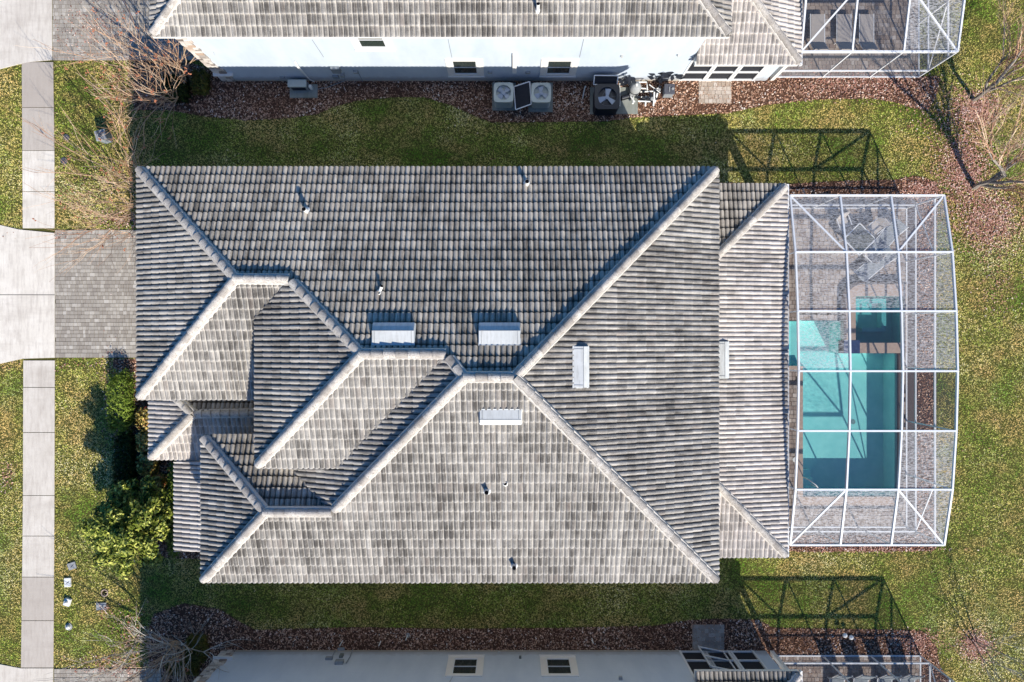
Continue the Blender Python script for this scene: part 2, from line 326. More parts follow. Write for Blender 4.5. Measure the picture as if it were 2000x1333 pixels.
class Face:
    """one roof plane: side = way it faces, e = eave position (plan pixels), z0 = eave height, m = pitch"""
    def __init__(s, side, e, z0, m=.4):
        s.side = side; s.z0 = z0; s.m = m; s.e = e
        s.D = {'N': Vector((0, 1, 0)), 'S': Vector((0, -1, 0)), 'E': Vector((1, 0, 0)), 'W': Vector((-1, 0, 0))}[side]
        s.O = L(0, e, z0) if side in 'NS' else L(e, 0, z0)
        s.n = (s.D*m + Vector((0, 0, 1))).normalized()        # plane normal
        s.up = (-s.D + Vector((0, 0, m))).normalized()        # upslope
        s.u = s.n.cross(s.up)*-1
        s.u = s.up.cross(s.n).normalized()
    def hit(s, px, py):               # camera ray through a photo position onto this plane
        d = Vector(((px-1000)/K, -(py-666.5)/K, -H)); o = Vector((0, 0, H))
        t = (s.O-o).dot(s.n)/d.dot(s.n); return o+d*t
    def z(s, x, y):                   # height above a plan point (world)
        return s.z0 + s.m*((s.O-Vector((x, y, 0))).dot(s.D))
    def tiles(s, mb, pts, mi=None):
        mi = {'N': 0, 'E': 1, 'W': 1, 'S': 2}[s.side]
        uv = [((p-s.O).dot(s.u), (p-s.O).dot(s.up)) for p in pts]
        for t in tessellate_polygon([[Vector((a, b, 0)) for a, b in uv]]):
            T = [uv[i] for i in t]
            if (T[1][0]-T[0][0])*(T[2][1]-T[0][1])-(T[1][1]-T[0][1])*(T[2][0]-T[0][0]) < 0: T = T[::-1]
            us = [p[0] for p in T]; vs = [p[1] for p in T]
            for j in range(math.floor(min(vs)/EX)-1, math.ceil(max(vs)/EX)+1):
                for i in range(math.floor(min(us)/BW)-1, math.ceil(max(us)/BW)+1):
                    # quick reject
                    cx, cy = (i+.5)*BW, (j+.5)*EX; rad = .27; out = False; inside = True
                    for k in range(3):
                        a, b = T[k], T[(k+1) % 3]; l = math.hypot(b[0]-a[0], b[1]-a[1])
                        if l < 1e-9: continue
                        d = ((b[0]-a[0])*(cy-a[1])-(b[1]-a[1])*(cx-a[0]))/l
                        if d < -rad: out = True; break
                        if d < rad: inside = False
                    if out: continue
                    jv = (hsh(i//2, j)-.5)*.018; jh = (hsh(i//2, j, 3)-.5)*.010; sk = (hsh(i//2, j, 7)-.5)*.014
                    v0 = j*EX+jv; v1 = (j+1)*EX+(hsh(i//2, j+1)-.5)*.018; th = .042+jh
                    for q in range(len(PROF)):
                        fa, ha = PROF[q]; fb, hb = PROF[q+1] if q < len(PROF)-1 else (1, 0)
                        ua, ub = (i+fa)*BW, (i+fb)*BW
                        ca = (.5-abs(fa-.5))*.03; cb = (.5-abs(fb-.5))*.03       # rounded butt end
                        for quad in ([(ua, v0-ca, ha+th, fa, .02), (ub, v0-cb, hb+th, fb, .02), (ub, v1, hb, fb, .98), (ua, v1, ha, fa, .98)],
                                     [(ua, v0-ca+.002, ha-.012, fa, .0), (ub, v0-cb+.002, hb-.012, fb, .0), (ub, v0-cb, hb+th, fb, .02), (ua, v0-ca, ha+th, fa, .02)]):
                            pl = quad
                            if not inside:
                                for k in range(3):
                                    pl = clip(pl, T[k], T[(k+1) % 3])
                                    if len(pl) < 3: break
                                if len(pl) < 3: continue
                            mb.quad([s.O + s.u*(a[0]+sk*(a[1]-v0)/EX) + s.up*a[1] + s.n*a[2] for a in pl], [(i+a[3], j+a[4]) for a in pl], mi=mi)
def caps(mb, mo, a, b, w=.15, ln=.43, start=0):
    """ridge or hip caps from a (low end) to b (high end), bedded in mortar"""
    a = Vector(a); b = Vector(b); d = (b-a)
    if abs(d.z) > .3: a = a+d.normalized()*.22*(1 if d.z > 0 else 0); d = b-a
    n = max(1, round(d.length/ln)); st = d/n; dn = d.normalized()
    s = dn.cross(Vector((0, 0, 1))).normalized(); up = s.cross(dn)
    mo.hexa([a-s*w*1.5-up*.10, a+s*w*1.5-up*.10, a+s*w*1.2+up*.045, a-s*w*1.2+up*.045], [b-s*w*1.5-up*.10, b+s*w*1.5-up*.10, b+s*w*1.2+up*.045, b-s*w*1.2+up*.045])
    for i in range(n):
        p0 = a+st*i-dn*.04; p1 = a+st*(i+1); tn = random.random(); jx = s*random.uniform(-.012, .012)
        r0, r1 = w*1.12, w*.84; rg = []
        for p, r, hh in ((p0, r0, .165), (p1, r1, .115)):
            rg.append([p+jx+s*math.cos(t)*r*-1+up*(math.sin(t)*hh+.03) for t in [math.pi*k/8 for k in range(9)]])
        for k in range(8): mb.quad([rg[0][k], rg[0][k+1], rg[1][k+1], rg[1][k]], tone=tn)
        mb.quad(rg[0][::-1], tone=tn*.5); mb.quad(rg[1], tone=tn)
random.seed(4)
FE = 1-6.25/H; FL = 1-3.1/H           # plan factors of the high and the low eaves
EH, EL = 6.25, 3.1
def off(px=None, py=None, f=FE): return (px-1000)*f if px is not None else (py-666.5)*f
def roofpoly(face, pts, mb, mi=0): face.tiles(mb, [face.hit(*p) for p in pts], mi)
# ================================================================== main house
mh = thing('house', 'two storey house with large grey tiled hip roof filling the middle of the photo', 'house', P(900, 700))
fN = Face('N', off(py=328), EH); fS = Face('S', off(py=1136), EH); fE = Face('E', off(px=1402), EH); fW1 = Face('W', off(px=270), EH)
FZ = 7.57; F2 = 1-FZ/H; fW2 = Face('W', off(px=500, f=F2), FZ); fS1 = Face('S', off(py=780), EH); fS2 = Face('S', off(py=913, f=F2), FZ); fN3 = Face('N', off(py=849), EH); fW4 = Face('W', off(px=395), EH)
A=(270,328); B=(461,545); C=(567,546); D=(705,692); E_=(872,692); R1=(907,737); R2=(1005,737); NE=(1402,328); SE=(1402,1136); G=(270,780); F=(649,1000); F0=(519,1000); SW=(395,1136)
roof = MB()
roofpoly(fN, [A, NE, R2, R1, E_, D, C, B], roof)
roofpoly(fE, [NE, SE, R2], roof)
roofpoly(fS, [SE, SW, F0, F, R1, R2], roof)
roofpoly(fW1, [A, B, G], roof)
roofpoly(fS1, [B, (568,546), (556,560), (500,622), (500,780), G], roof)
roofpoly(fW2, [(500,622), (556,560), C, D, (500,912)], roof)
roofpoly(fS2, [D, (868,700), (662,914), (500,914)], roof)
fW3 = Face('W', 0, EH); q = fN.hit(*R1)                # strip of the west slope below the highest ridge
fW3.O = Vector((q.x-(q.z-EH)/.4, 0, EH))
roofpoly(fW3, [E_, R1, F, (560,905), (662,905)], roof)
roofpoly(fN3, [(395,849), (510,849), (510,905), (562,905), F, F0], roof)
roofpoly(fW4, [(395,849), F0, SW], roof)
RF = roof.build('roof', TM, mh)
rc = MB(); mo = MB()
def hz(face, p, dz=.08): v = face.hit(*p); v.z += dz; return v
for fa, a, b in ((fN,A,B),(fN,B,C),(fN,C,D),(fN,D,E_),(fN,E_,R1),(fN,R1,R2),(fN,NE,R2),(fW1,G,B),(fS2,(500,913),D),(fS,SE,R2),(fS,F,R1),(fS,F0,F),(fW4,(395,849),F0),(fS,SW,F0)):
    caps(rc, mo, hz(fa, a), hz(fa, b))
rc.build('ridge_cap', M['cap'], RF, smooth=False); mo.build('mortar_bed', M['mortar'], RF)
# soffit, fascia and walls
def slab(name, rects, z0, z1, mat, parent):
    mb = MB()
    for k, (x0, y0, x1, y1) in enumerate(rects): mb.box(L(x0, y0, z0+k*.003), L(x1, y1, z1-k*.003))
    return mb.build(name, mat, parent)
e = FE
slab('soffit', [(-595,-275,-385,92), (-407,-275,327,383), (-493,150,-385,383)], 6.08, 6.23, M['trim'], mh)
wl = slab('wall', [(-580,-260,-392,77), (-392,-260,312,368), (-478,166,-392,368)], -.1, 6.08, M['stucco2'], mh)
slab('upper_wall', [(-373,-34,-262,178)], 6.2, FZ-.2, M['stucco2'], mh); slab('upper_soffit', [(-388,-30,-264,191)], FZ-.2, FZ-.03, M['trim'], mh)
# garage door and front door on the west side, windows
def window(parent, wall, side, x0, x1, z0, z1, trim=.28, mat=None, bars=1):
    """wall = world coordinate of the wall face; side S/N faces -y/+y, W/E faces -x/+x"""
    sg = {'S': -1, 'N': 1, 'W': -1, 'E': 1}[side]; hor = side in 'SN'
    def pt(a, b, d): return (a, wall+sg*d, b) if hor else (wall+sg*d, a, b)
    f = MB()
    for (a0, b0, a1, b1, dd) in ((x0, z0, x1, z0+trim*.75, .05), (x0, z1-trim*.75, x1, z1, .05), (x0, z0+trim*.75, x0+trim, z1-trim*.75, .045), (x1-trim, z0+trim*.75, x1, z1-trim*.75, .045)):
        f.box(pt(a0, b0, -.02), pt(a1, b1, dd))
    w = f.build('window', mat or M['trim'], parent)
    g = MB(); g.box(pt(x0+trim, z0+trim*.75, -.02), pt(x1-trim, z1-trim*.75, .006)); g.build('pane', M['glass'], w)
    s_ = MB(); t = .045
    a, b, cc, d = x0+trim, x1-trim, z0+trim*.75, z1-trim*.75
    for (a0, b0, a1, b1) in ((a, cc, b, cc+t), (a, d-t, b, d), (a, cc+t, a+t, d-t), (b-t, cc+t, b, d-t)): s_.box(pt(a0, b0, 0), pt(a1, b1, .03))
    for k in range(bars): m = cc+(d-cc)*(k+1)/(bars+1); s_.box(pt(a+t, m-t/2, 0), pt(b-t, m+t/2, .028))
    s_.build('sash', M['alu'], w)
    si = MB(); si.box(pt(x0-.03, z0-.07, 0), pt(x1+.03, z0, .09)); si.build('sill', mat or M['trim'], w)
    return w
for x in (-300, -60, 160): 
    for z in (.8, 3.7):
        window(mh, L(0,-260).y, 'N', (x-33)/K, (x+33)/K, z, z+1.9); window(mh, L(0,368).y, 'S', (x-33)/K, (x+33)/K, z, z+1.9)
gd = MB(); X = L(-580,0).x
gd.box((X-.03, L(0,-225).y, 0), (X, L(0,-15).y, 2.3)); g_ = gd.build('garage_door', M['door'], mh)
gp = MB()
for r in range(4):
    for k in range(8):
        y = L(0,-222).y-.08-k*.66; gp.box((X-.045, y, .1+r*.56), (X-.028, y-.52, .52+r*.56))
gp.build('panel', M['door'], g_)
window(mh, X, 'W', L(0,60).y, L(0,-10).y, 3.6, 5.2); window(mh, X, 'W', L(0,-170).y, L(0,-230).y, 3.6, 5.2)
window(mh, L(-478,0).x, 'W', L(0,320).y, L(0,250).y, 3.9, 5.4)
# low roofs: entry porch, front strip, lanai
lr = MB()
fPW = Face('W', off(px=293, f=FL), EL); fPS = Face('S', off(py=897, f=FL), EL); PA = (378, 808); qa = fPW.hit(*PA)
fPN = Face('N', -((qa.y)+(qa.z-EL)/.4)*K, EL)
roofpoly(fPW, [(293,770), (330,765), PA, (293,897)], lr)
pe = fPS.hit(500, 808)
roofpoly(fPS, [PA, (505,808), (505,897), (293,897)], lr)
roofpoly(fPN, [(335,768), (505,768), (505,808), PA], lr)
fSh = Face('W', off(px=341, f=FL), EL-.12, .3)
lr2 = MB(); fSh.tiles(lr2, [fSh.hit(341,902), fSh.hit(402,902), fSh.hit(402,1077), fSh.hit(341,1077)])
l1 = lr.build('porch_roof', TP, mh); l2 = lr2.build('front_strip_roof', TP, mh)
rc = MB(); mo = MB(); caps(rc, mo, hz(fPW,(293,897)), hz(fPW,PA)); caps(rc, mo, hz(fPS,(505,806)), hz(fPS,PA)); caps(rc, mo, hz(fPN,(335,768)), hz(fPN,PA))
rc.build('ridge_cap', M['cap'], l1); mo.build('mortar_bed', M['mortar'], l1)
slab('porch_soffit', [(off(px=293,f=FL)+1, 20, -385, off(py=897,f=FL)-1), (off(px=341,f=FL)+1, 190, -470, off(py=1077,f=FL)-1)], EL-.28, EL-.1, M['trim'], mh)
slab('porch_wall', [(-590,60,-560,195), (-585,185,-478,365)], -.1, EL-.28, M['stucco2'], mh)
ln = MB(); PX0 = off(px=1537, f=FL)
fLE = Face('E', PX0, EL, .2)
hN = fLE.hit(1403,497); hS = fLE.hit(1403,950)
eN = off(py=360, f=FL); eS = off(py=1088, f=FL)
fLN = Face('N', eN, EL, (hN.z-EL)/(L(0,eN).y-hN.y)); fLS = Face('S', eS, EL, (hS.z-EL)/(hS.y-L(0,eS).y))
def ext(f, p, q, k): a = f.hit(*p); b = f.hit(*q); return b+(b-a)*k
nh = ext(fLE, (1537,361), (1403,497), .16); sh = ext(fLE, (1537,1088), (1403,950), .16)
fLE.tiles(ln, [fLE.hit(1537,361), nh, sh, fLE.hit(1537,1088)])
fLN.tiles(ln, [fLN.hit(1536,360), fLN.hit(1380,360), ext(fLN, (1536,360), (1403,497), .16)])
fLS.tiles(ln, [fLS.hit(1537,1088), fLS.hit(1380,1088), ext(fLS, (1537,1088), (1403,950), .16)])
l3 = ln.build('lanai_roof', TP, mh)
rc = MB(); mo = MB(); caps(rc, mo, hz(fLE,(1536,361)), nh+Vector((0,0,.05)), .15); rc.build('ridge_cap', M['cap'], l3); mo.build('mortar_bed', M['mortar'], l3)
rc = MB(); mo = MB(); caps(rc, mo, hz(fLE,(1537,1087)), sh+Vector((0,0,.05)), .15)
rc.build('ridge_cap', M['cap'], l3); mo.build('mortar_bed', M['mortar'], l3)
slab('lanai_soffit', [(313, eN+2, PX0-2, eS-2)], EL-.3, EL-.12, M['trim'], mh)
gt = MB(); gx = L(PX0,0).x
gt.box((gx-.02, L(0,eN).y, EL-.16), (gx+.09, L(0,eS).y, EL+.0)); gt.build('gutter', M['alu'], mh)
pst = [L(482, y) for y in (-268, -155, -52, 52, 156, 260, 372)]
for p in pst:
    m_ = MB(); m_.box((p.x-.15, p.y-.15, 0), (p.x+.15, p.y+.15, EL-.3)); m_.build('column', M['trim'], mh)
window(mh, L(312,0).x, 'E', L(0,300).y, L(0,120).y, .1, 2.3, .12, bars=0); window(mh, L(312,0).x, 'E', L(0,40).y, L(0,-140).y, .1, 2.3, .12, bars=0)
# roof vents
def vent(parent, face, px, py, ln, wd, ht=.24):
    cpt = face.hit(px, py); u, up, n = face.u, face.up, face.n
    m_ = MB(); w = wd/2
    pr = [(-w, .02), (-w, ht*.75), (-w*.1, ht), (w, .10), (w, .02)]       # downslope open end to upslope
    A_ = [cpt+u*(-ln/2)+up*a+n*b for a, b in pr]; B_ = [cpt+u*(ln/2)+up*a+n*b for a, b in pr]
    m_.quad(A_); m_.quad(B_[::-1])
    for i in range(len(pr)):
        j = (i+1) % len(pr); m_.quad([A_[i], B_[i], B_[j], A_[j]])
    v = m_.build('roof_vent', M['vent'], parent, merge=True)
    s_ = MB()
    for k in (-.44, .44): q_ = cpt+u*(ln*k); s_.bar(q_+up*(-w*.1)+n*(ht+.006), q_+up*(w*.98)+n*.112, .014, .010)
    s_.bar(cpt+u*(-ln/2)+up*(-w*.1)+n*(ht+.004), cpt+u*(ln/2)+up*(-w*.1)+n*(ht+.004), .018, .010); s_.build('seam', M['lidgrey'], v)
    f_ = MB(); a = cpt+n*.085
    f_.hexa([a+u*(-ln/2-.03)+up*(-w-.03), a+u*(ln/2+.03)+up*(-w-.03), a+u*(ln/2+.03)+up*(w+.04), a+u*(-ln/2-.03)+up*(w+.04)],
            [a+u*(-ln/2-.03)+up*(-w-.03)+n*.012, a+u*(ln/2+.03)+up*(-w-.03)+n*.012, a+u*(ln/2+.03)+up*(w+.04)+n*.012, a+u*(-ln/2-.03)+up*(w+.04)+n*.012])
    f_.build('flashing', M['vent'], v)
vent(RF, fN, 770, 655, 1.52, .80, .32); vent(RF, fN, 976, 655, 1.50, .80, .32); vent(RF, fS, 978, 812, 1.50, .56, .26)
vent(RF, fE, 1132, 717, 1.52, .60, .26); vent(l3, fLE, 1410, 703, 1.60, .50, .22)
def pipe(parent, face, px, py, h=.5, r=.06, tilt=(0, 0)):
    p = face.hit(px, py); m_ = MB(); t = p+Vector((tilt[0], tilt[1], h))
    m_.tube([p, t], r, 10, False); m_.tube([p+Vector((0,0,.04)), p+Vector((0,0,.14))], [r*2, r*1.1], 10, False)
    o_ = m_.build('vent_pipe', M['pvc'], parent)
    k = MB(); k.tube([t-Vector((0,0,.02)), t-Vector((0,0,.015))], r*.97, 10); k.build('pipe_mouth', M['void'], o_)
pipe(RF, fN, 600, 413, .45, .085); pipe(RF, fN, 1029, 360, .45, .08); pipe(RF, fN, 741, 572, .18, .06, (.12, .22))
pipe(RF, fS, 951, 958, .42, .085); pipe(RF, fS, 1004, 1103, .42, .085); pipe(RF, fS, 987, 944, .10, .06)
# ================================================================== neighbours
def neighbour(name, label, s, wy, rootpx, xw=-560, xe=325):
    """s=+1: its long wall faces south (the house north of us); s=-1: faces north. wy = plan y of that wall"""
    h = thing('house', label, 'house', P(*rootpx)); side = 'S' if s > 0 else 'N'; opp = 'N' if s > 0 else 'S'
    ey = wy+s*24; far = ey-s*660; x0, x1 = -575, 348
    f1 = Face(side, ey, EH); f2 = Face(opp, far, EH); fw = Face('W', x0, EH); fe = Face('E', x1, EH)
    zt = EH+.4*330/K; m_ = MB(); a, b, cc, d = L(x0,ey,EH), L(x1,ey,EH), L(x1,far,EH), L(x0,far,EH); r0, r1 = L(x0+330,ey-s*330,zt), L(x1-330,ey-s*330,zt)
    f1.tiles(m_, [a, b, r1, r0]); fw.tiles(m_, [a, r0, d]); fe.tiles(m_, [b, cc, r1])
    m_.quad([d, cc, r1, r0])
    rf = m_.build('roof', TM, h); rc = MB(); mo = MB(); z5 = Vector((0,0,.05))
    for p, q in ((a, r0), (b, r1), (r0, r1), (d, r0), (cc, r1)): caps(rc, mo, p+z5, q+z5)
    rc.build('ridge_cap', M['cap'], rf); mo.build('mortar_bed', M['mortar'], rf)
    slab('soffit', [(x0+1, min(ey,far)+1, x1-1, max(ey,far)-1)], 6.08, 6.23, M['trim'], h)
    slab('wall', [(xw, min(wy, far+s*16), xe, max(wy, far+s*16))], -.1, 6.08, M['stucco'], h)
    # low lanai roof to the east
    le = wy+s*18; lx = 512; g1 = Face(side, le, EL); g2 = Face('E', lx, EL); m_ = MB(); lfar = le-s*610; t = lx-xe
    g1.tiles(m_, [L(xe+1,le,EL), L(lx,le,EL), L(xe+1,le-s*t,EL+.4*t/K)])
    g2.tiles(m_, [L(lx,le,EL), L(lx,lfar,EL), L(xe+1,lfar,EL+.4*t/K), L(xe+1,le-s*t,EL+.4*t/K)])
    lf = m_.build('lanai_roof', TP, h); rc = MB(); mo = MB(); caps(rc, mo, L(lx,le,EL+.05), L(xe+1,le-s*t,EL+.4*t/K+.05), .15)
    rc.build('ridge_cap', M['cap'], lf); mo.build('mortar_bed', M['mortar'], lf)
    slab('lanai_soffit', [(xe+1, min(le,lfar)+2, lx-2, max(le,lfar)-2)], EL-.3, EL-.12, M['trim'], h)
    gt = MB(); gt.box((L(lx,0).x-.02, L(0,le).y, EL-.16), (L(lx,0).x+.09, L(0,lfar).y, EL)); gt.build('gutter', M['alu'], h)
    # windows on the long wall
    Y = L(0, wy).y
    for xa, za, zb in ((-121,.72,2.68), (53,.72,2.68), (-272,3.7,5.6)): window(h, Y, side, xa/K, (xa+68)/K, za, zb, .30)
    return h, Y, side, wy, rf
hn, YN, _, _, rfn = neighbour('n', 'pale blue two storey house across the top edge with sunlit side wall', 1, -508, (950, -80))
hs, YS, _, _, rfs = neighbour('s', 'pale blue two storey house along the bottom edge with shaded side wall', -1, 604, (950, 1420))
pipe(rfn, Face('S', -484, EH), 1050, 22, .6, .07)
# stone veneer corners
def veneer(h, Y, sg):
    m_ = MB(); x0 = L(-562,0).x; rows = 30; random.seed(7)
    for k in range(rows):
        z = k*.2; w = .62 if z < 1.5 else .50; x = x0-.04; hh = .19
        while x < x0+w:
            l = random.uniform(.16, .36); x1 = min(x+l, x0+w+random.uniform(-.06,.06)); d = random.uniform(.04, .075)
            if x1-x > .05: m_.box((x, Y-sg*.02, z), (x1-.012, Y+sg*d, z+hh), tone=random.random())
            x = x+l
    return m_.build('stone_veneer', M['stone'], h)
for h, Y, sg in ((hn, YN, -1), (hs, YS, 1)):
    veneer(h, Y, sg)
    m_ = MB(); m_.box((L(-566,0).x, Y-sg*.02, .96), (L(-566,0).x+.95, Y+sg*.16, 1.05)); m_.build('stone_ledge', M['trim'], h)
    m_ = MB(); m_.box((L(-560,0).x, Y, 0), (L(325,0).x, Y+sg*.02, .16)); m_.build('wall_base', M['stucco2'], h)
# screened lanai sides of the neighbours
def lanai_side(h, Y, sg, open_door):
    y0 = Y-sg*.10; y1 = Y
    b = MB(); b.box((L(327,0).x, y0, .10), (L(470,0).x, y1-sg*.05, EL-.3)); sc = b.build('lanai_screen', M['darkscreen'], h)
    fr = MB()
    for x in (327, 372, 377, 421, 426, 469): fr.box((L(x,0).x-.05, y0, .0), (L(x,0).x+.05, y1+sg*.02, EL-.3))
    for z in (.05, 1.0, 2.7): fr.box((L(327,0).x, y0, z), (L(470,0).x, y1+sg*.015, z+.09))
    fr.build('screen_frame', M['alu'], sc)
    p = MB(); p.box((L(470,0).x, y0-sg*.5, 0), (L(495,0).x, y1, EL-.3)); p.build('pier', M['stucco'], h)
    p = MB(); p.box((L(508,0).x-.12, y1-sg*.2, 0), (L(508,0).x+.06, y1, EL-.2)); p.build('corner_post', M['trim'], h)
lanai_side(hn, YN, -1, False); lanai_side(hs, YS, 1, True)
# open screen door of the southern neighbour
d = MB(); a = L(372, 604-2); b = L(362, 590); q1 = Vector((P(1364,1263,.1).x, P(1364,1263,.1).y, .1)); q2 = Vector((P(1412,1273,.1).x, P(1412,1273,.1).y, .1))
for z in (.12, 1.05, 2.15): d.bar((q1.x, q1.y, z), (q2.x, q2.y, z), .05, .10)
for q_ in (q1, q2): d.bar((q_.x, q_.y, .07), (q_.x, q_.y, 2.2), .05, .09)
dd = d.build('screen_door', M['alu'], hs)
d = MB(); d.quad([(q1.x,q1.y,.12),(q2.x,q2.y,.12),(q2.x,q2.y,2.15),(q1.x,q1.y,2.15)]); d.build('door_mesh', M['meshclear'], dd)
# wall fittings
def onwall(h, Y, sg, px, py, w, ht, dep, name, mat, z=None):
    z_ = H*(1-(Y*K*-1)/(py-666.5)); x = (px-1000)/K*(1-z_/H); m_ = MB()
    m_.box((x-w/2, Y-sg*.01, z_-ht/2), (x+w/2, Y+sg*dep, z_+ht/2)); return m_.build(name, mat, h, bevel=min(dep, w, ht)*.15), x, z_
lc, lx_, lz_ = onwall(hn, YN, -1, 1005, 122, .20, 2.1, .12, 'line_cover', M['trim'])
for px, py, w, ht, dp, nm, mt in ((656,134,.42,.55,.16,'electric_panel','greyplastic'), (669,146,.2,.22,.12,'meter_box','lidgrey'), (656,149,.3,.3,.1,'junction_box','greyplastic'),
        (695,139,.22,.18,.12,'outlet_box','lidgrey'), (551,151,.22,.12,.08,'vent_cover','lidgrey'), (957,140,.2,.14,.10,'dryer_vent','lidgrey'), (1031,141,.22,.16,.08,'outlet_box','lidgrey'),
        (1215,109,.10,.10,.10,'hose_tap','vent'), (1325,107,.10,.10,.10,'hose_tap','vent')):
    onwall(hn, YN, -1, px, py, w, ht, dp, nm, M[mt])
def wpt(Y, px, py, o=.06):
    z_ = H*(1-(-Y*K)/(py-666.5)); return Vector(((px-1000)/K*(1-z_/H), Y+(-o if Y > 0 else o), z_))
m_ = MB(); m_.tube([wpt(YN,577,119), wpt(YN,582,127,.10), wpt(YN,590,136,.1), wpt(YN,606,154), wpt(YN,614,158)], [.05,.06,.05,.03,.03], 7); m_.build('conduit', M['pvc'], hn)
m_ = MB(); m_.tube([wpt(YN,672,140), wpt(YN,674,156), P(666,161,.1), P(640,171,.03), P(620,175,.05)], .018, 5)
m_.tube([wpt(YN,700,140), wpt(YN,708,156), P(709,161,.02)], .015, 5); m_.build('cable', M['greyplastic'], hn)
for a, b in (((877,77),(881,113)), ((1141,77),(1131,112)), ((610,78),(632,112))):      # expansion joints in the stucco
    m_ = MB(); p, q = wpt(YN, *a, .004), wpt(YN, *b, .004); p.x = q.x = (p.x+q.x)/2; m_.bar(p, q, .025, .012); m_.build('stucco_joint', M['greyplastic'], hn)
for px, py, w, ht, dp, nm, mt in ((643,1288,.34,.2,.12,'junction_box','greyplastic'), (663,1296,.4,.3,.16,'electric_panel','greyplastic'), (667,1270,.34,.24,.16,'meter_box','lidgrey'),
        (667,1283,.18,.3,.12,'meter_box','acdark'), (1016,1286,.12,.12,.12,'dryer_vent','acdark'), (1212,1328,.16,.12,.16,'wall_light','lidgrey'), (975,1277,.09,.09,.1,'hose_tap','vent')):
    onwall(hs, YS, 1, px, py, w, ht, dp, nm, M[mt])
m_ = MB(); m_.tube([wpt(YS,689,1262+9), wpt(YS,684,1285), wpt(YS,676,1298)], .022, 6); m_.tube([wpt(YS,655,1272), wpt(YS,648,1288)], .02, 6); m_.build('conduit', M['greyplastic'], hs)
m_ = MB(); p, q = wpt(YS,878,1333,.004), wpt(YS,884,1322,.004); m_.bar(p, q, .025, .012); m_.build('stucco_joint', M['greyplastic'], hs)
# ================================================================== ground, paving
def G2(px, py): return ((px-1000)/K, -(py-666.5)/K)
def inpoly(x, y, poly):
    r = np.zeros(x.shape, bool); n = len(poly); j = n-1
    for i in range(n):
        xi, yi = poly[i]; xj, yj = poly[j]
        cnd = ((yi > y) != (yj > y)) & (x < (xj-xi)*(y-yi)/((yj-yi) or 1e-9)+xi); r ^= cnd; j = i
    return r
# hole cells (photo pixels at ground level) : x0,y0,x1,y1,depth
POOL = [(1567,626,1641,970,1.25), (1641,690,1751,970,1.25), (1530,626,1567,715,.35), (1664,580,1757,670,.75)]
def cells(rects, outer, z, mb, holes):
    xs = sorted(set([outer[0], outer[2]]+[h[i] for h in holes for i in (0, 2) if outer[0] < h[i] < outer[2]]+[r for r in rects[0]]))
    ys = sorted(set([outer[1], outer[3]]+[h[i] for h in holes for i in (1, 3) if outer[1] < h[i] < outer[3]]+[r for r in rects[1]]))
    for i in range(len(xs)-1):
        for j in range(len(ys)-1):
            cx, cy = (xs[i]+xs[i+1])/2, (ys[j]+ys[j+1])/2
            if any(h[0] < cx < h[2] and h[1] < cy < h[3] for h in holes): continue
            a, b, c2, d2 = G2(xs[i], ys[j+1]), G2(xs[i+1], ys[j+1]), G2(xs[i+1], ys[j]), G2(xs[i], ys[j])
            mb.quad([(*a, z), (*b, z), (*c2, z), (*d2, z)])
m_ = MB(); cells(([-14000, 16000], [-14000, 15000]), (-14000, -14000, 16000, 15000), 0, m_, POOL)
struct(m_.build('ground', M['soil'], loc=(0,0,0)))
SWALK = [((42,-200),(43,0),(45,300),(47,666),(46,1000),(42,1333),(40,1600)), ((102,-200),(103,0),(107,300),(108,666),(107,1000),(105,1333),(103,1600))]
def sx(side, y):
    p = SWALK[side]
    for i in range(len(p)-1):
        if p[i][1] <= y <= p[i+1][1]: return p[i][0]+(p[i+1][0]-p[i][0])*(y-p[i][1])/(p[i+1][1]-p[i][1])
    return p[-1][0]
jo = [(-200,122,0), (122,211,.95), (211,295,.8), (295,375,-.25), (375,447,-.15), (447,704,0), (704,757,.25), (757,845,.35), (845,968,.3), (968,1047,.25), (1047,1127,.3), (1127,1212,.8), (1212,1304,.7), (1304,1600,.1)]
m_ = MB()
for k, (y0, y1, tn) in enumerate(jo):
    if k in (0, 5, 13): continue
    g = .6; pts = [G2(sx(0,y1), y1-g), G2(sx(1,y1), y1-g), G2(sx(1,y0), y0+g), G2(sx(0,y0), y0+g)]
    m_.hexa([(*p, -.05) for p in pts], [(*p, .035) for p in pts], tone=tn)
struct(m_.build('sidewalk', M['conc']))
aprons = [[(-500,-200),(102,-200),(103,118),(60,122),(40,126),(0,136),(-100,170),(-500,200)],
          [(-500,380),(0,440),(38,449),(108,456),(108,699),(45,701),(0,711),(-500,760)],
          [(-500,1250),(0,1297),(42,1305),(105,1305),(103,1600),(-500,1600)]]
for ap in aprons:
    m_ = MB(); m_.prism([[G2(*p) for p in ap]], -.05, .04, tone=-.1 if ap is aprons[1] else .25)
    o_ = struct(m_.build('driveway', M['conc']))
    if ap is aprons[1]:
        m_ = MB(); a, b = G2(-400, 576), G2(108, 576.5); m_.bar((*a, .0405), (*b, .0405), .03, .006); struct(m_.build('driveway_joint', M['joint']))
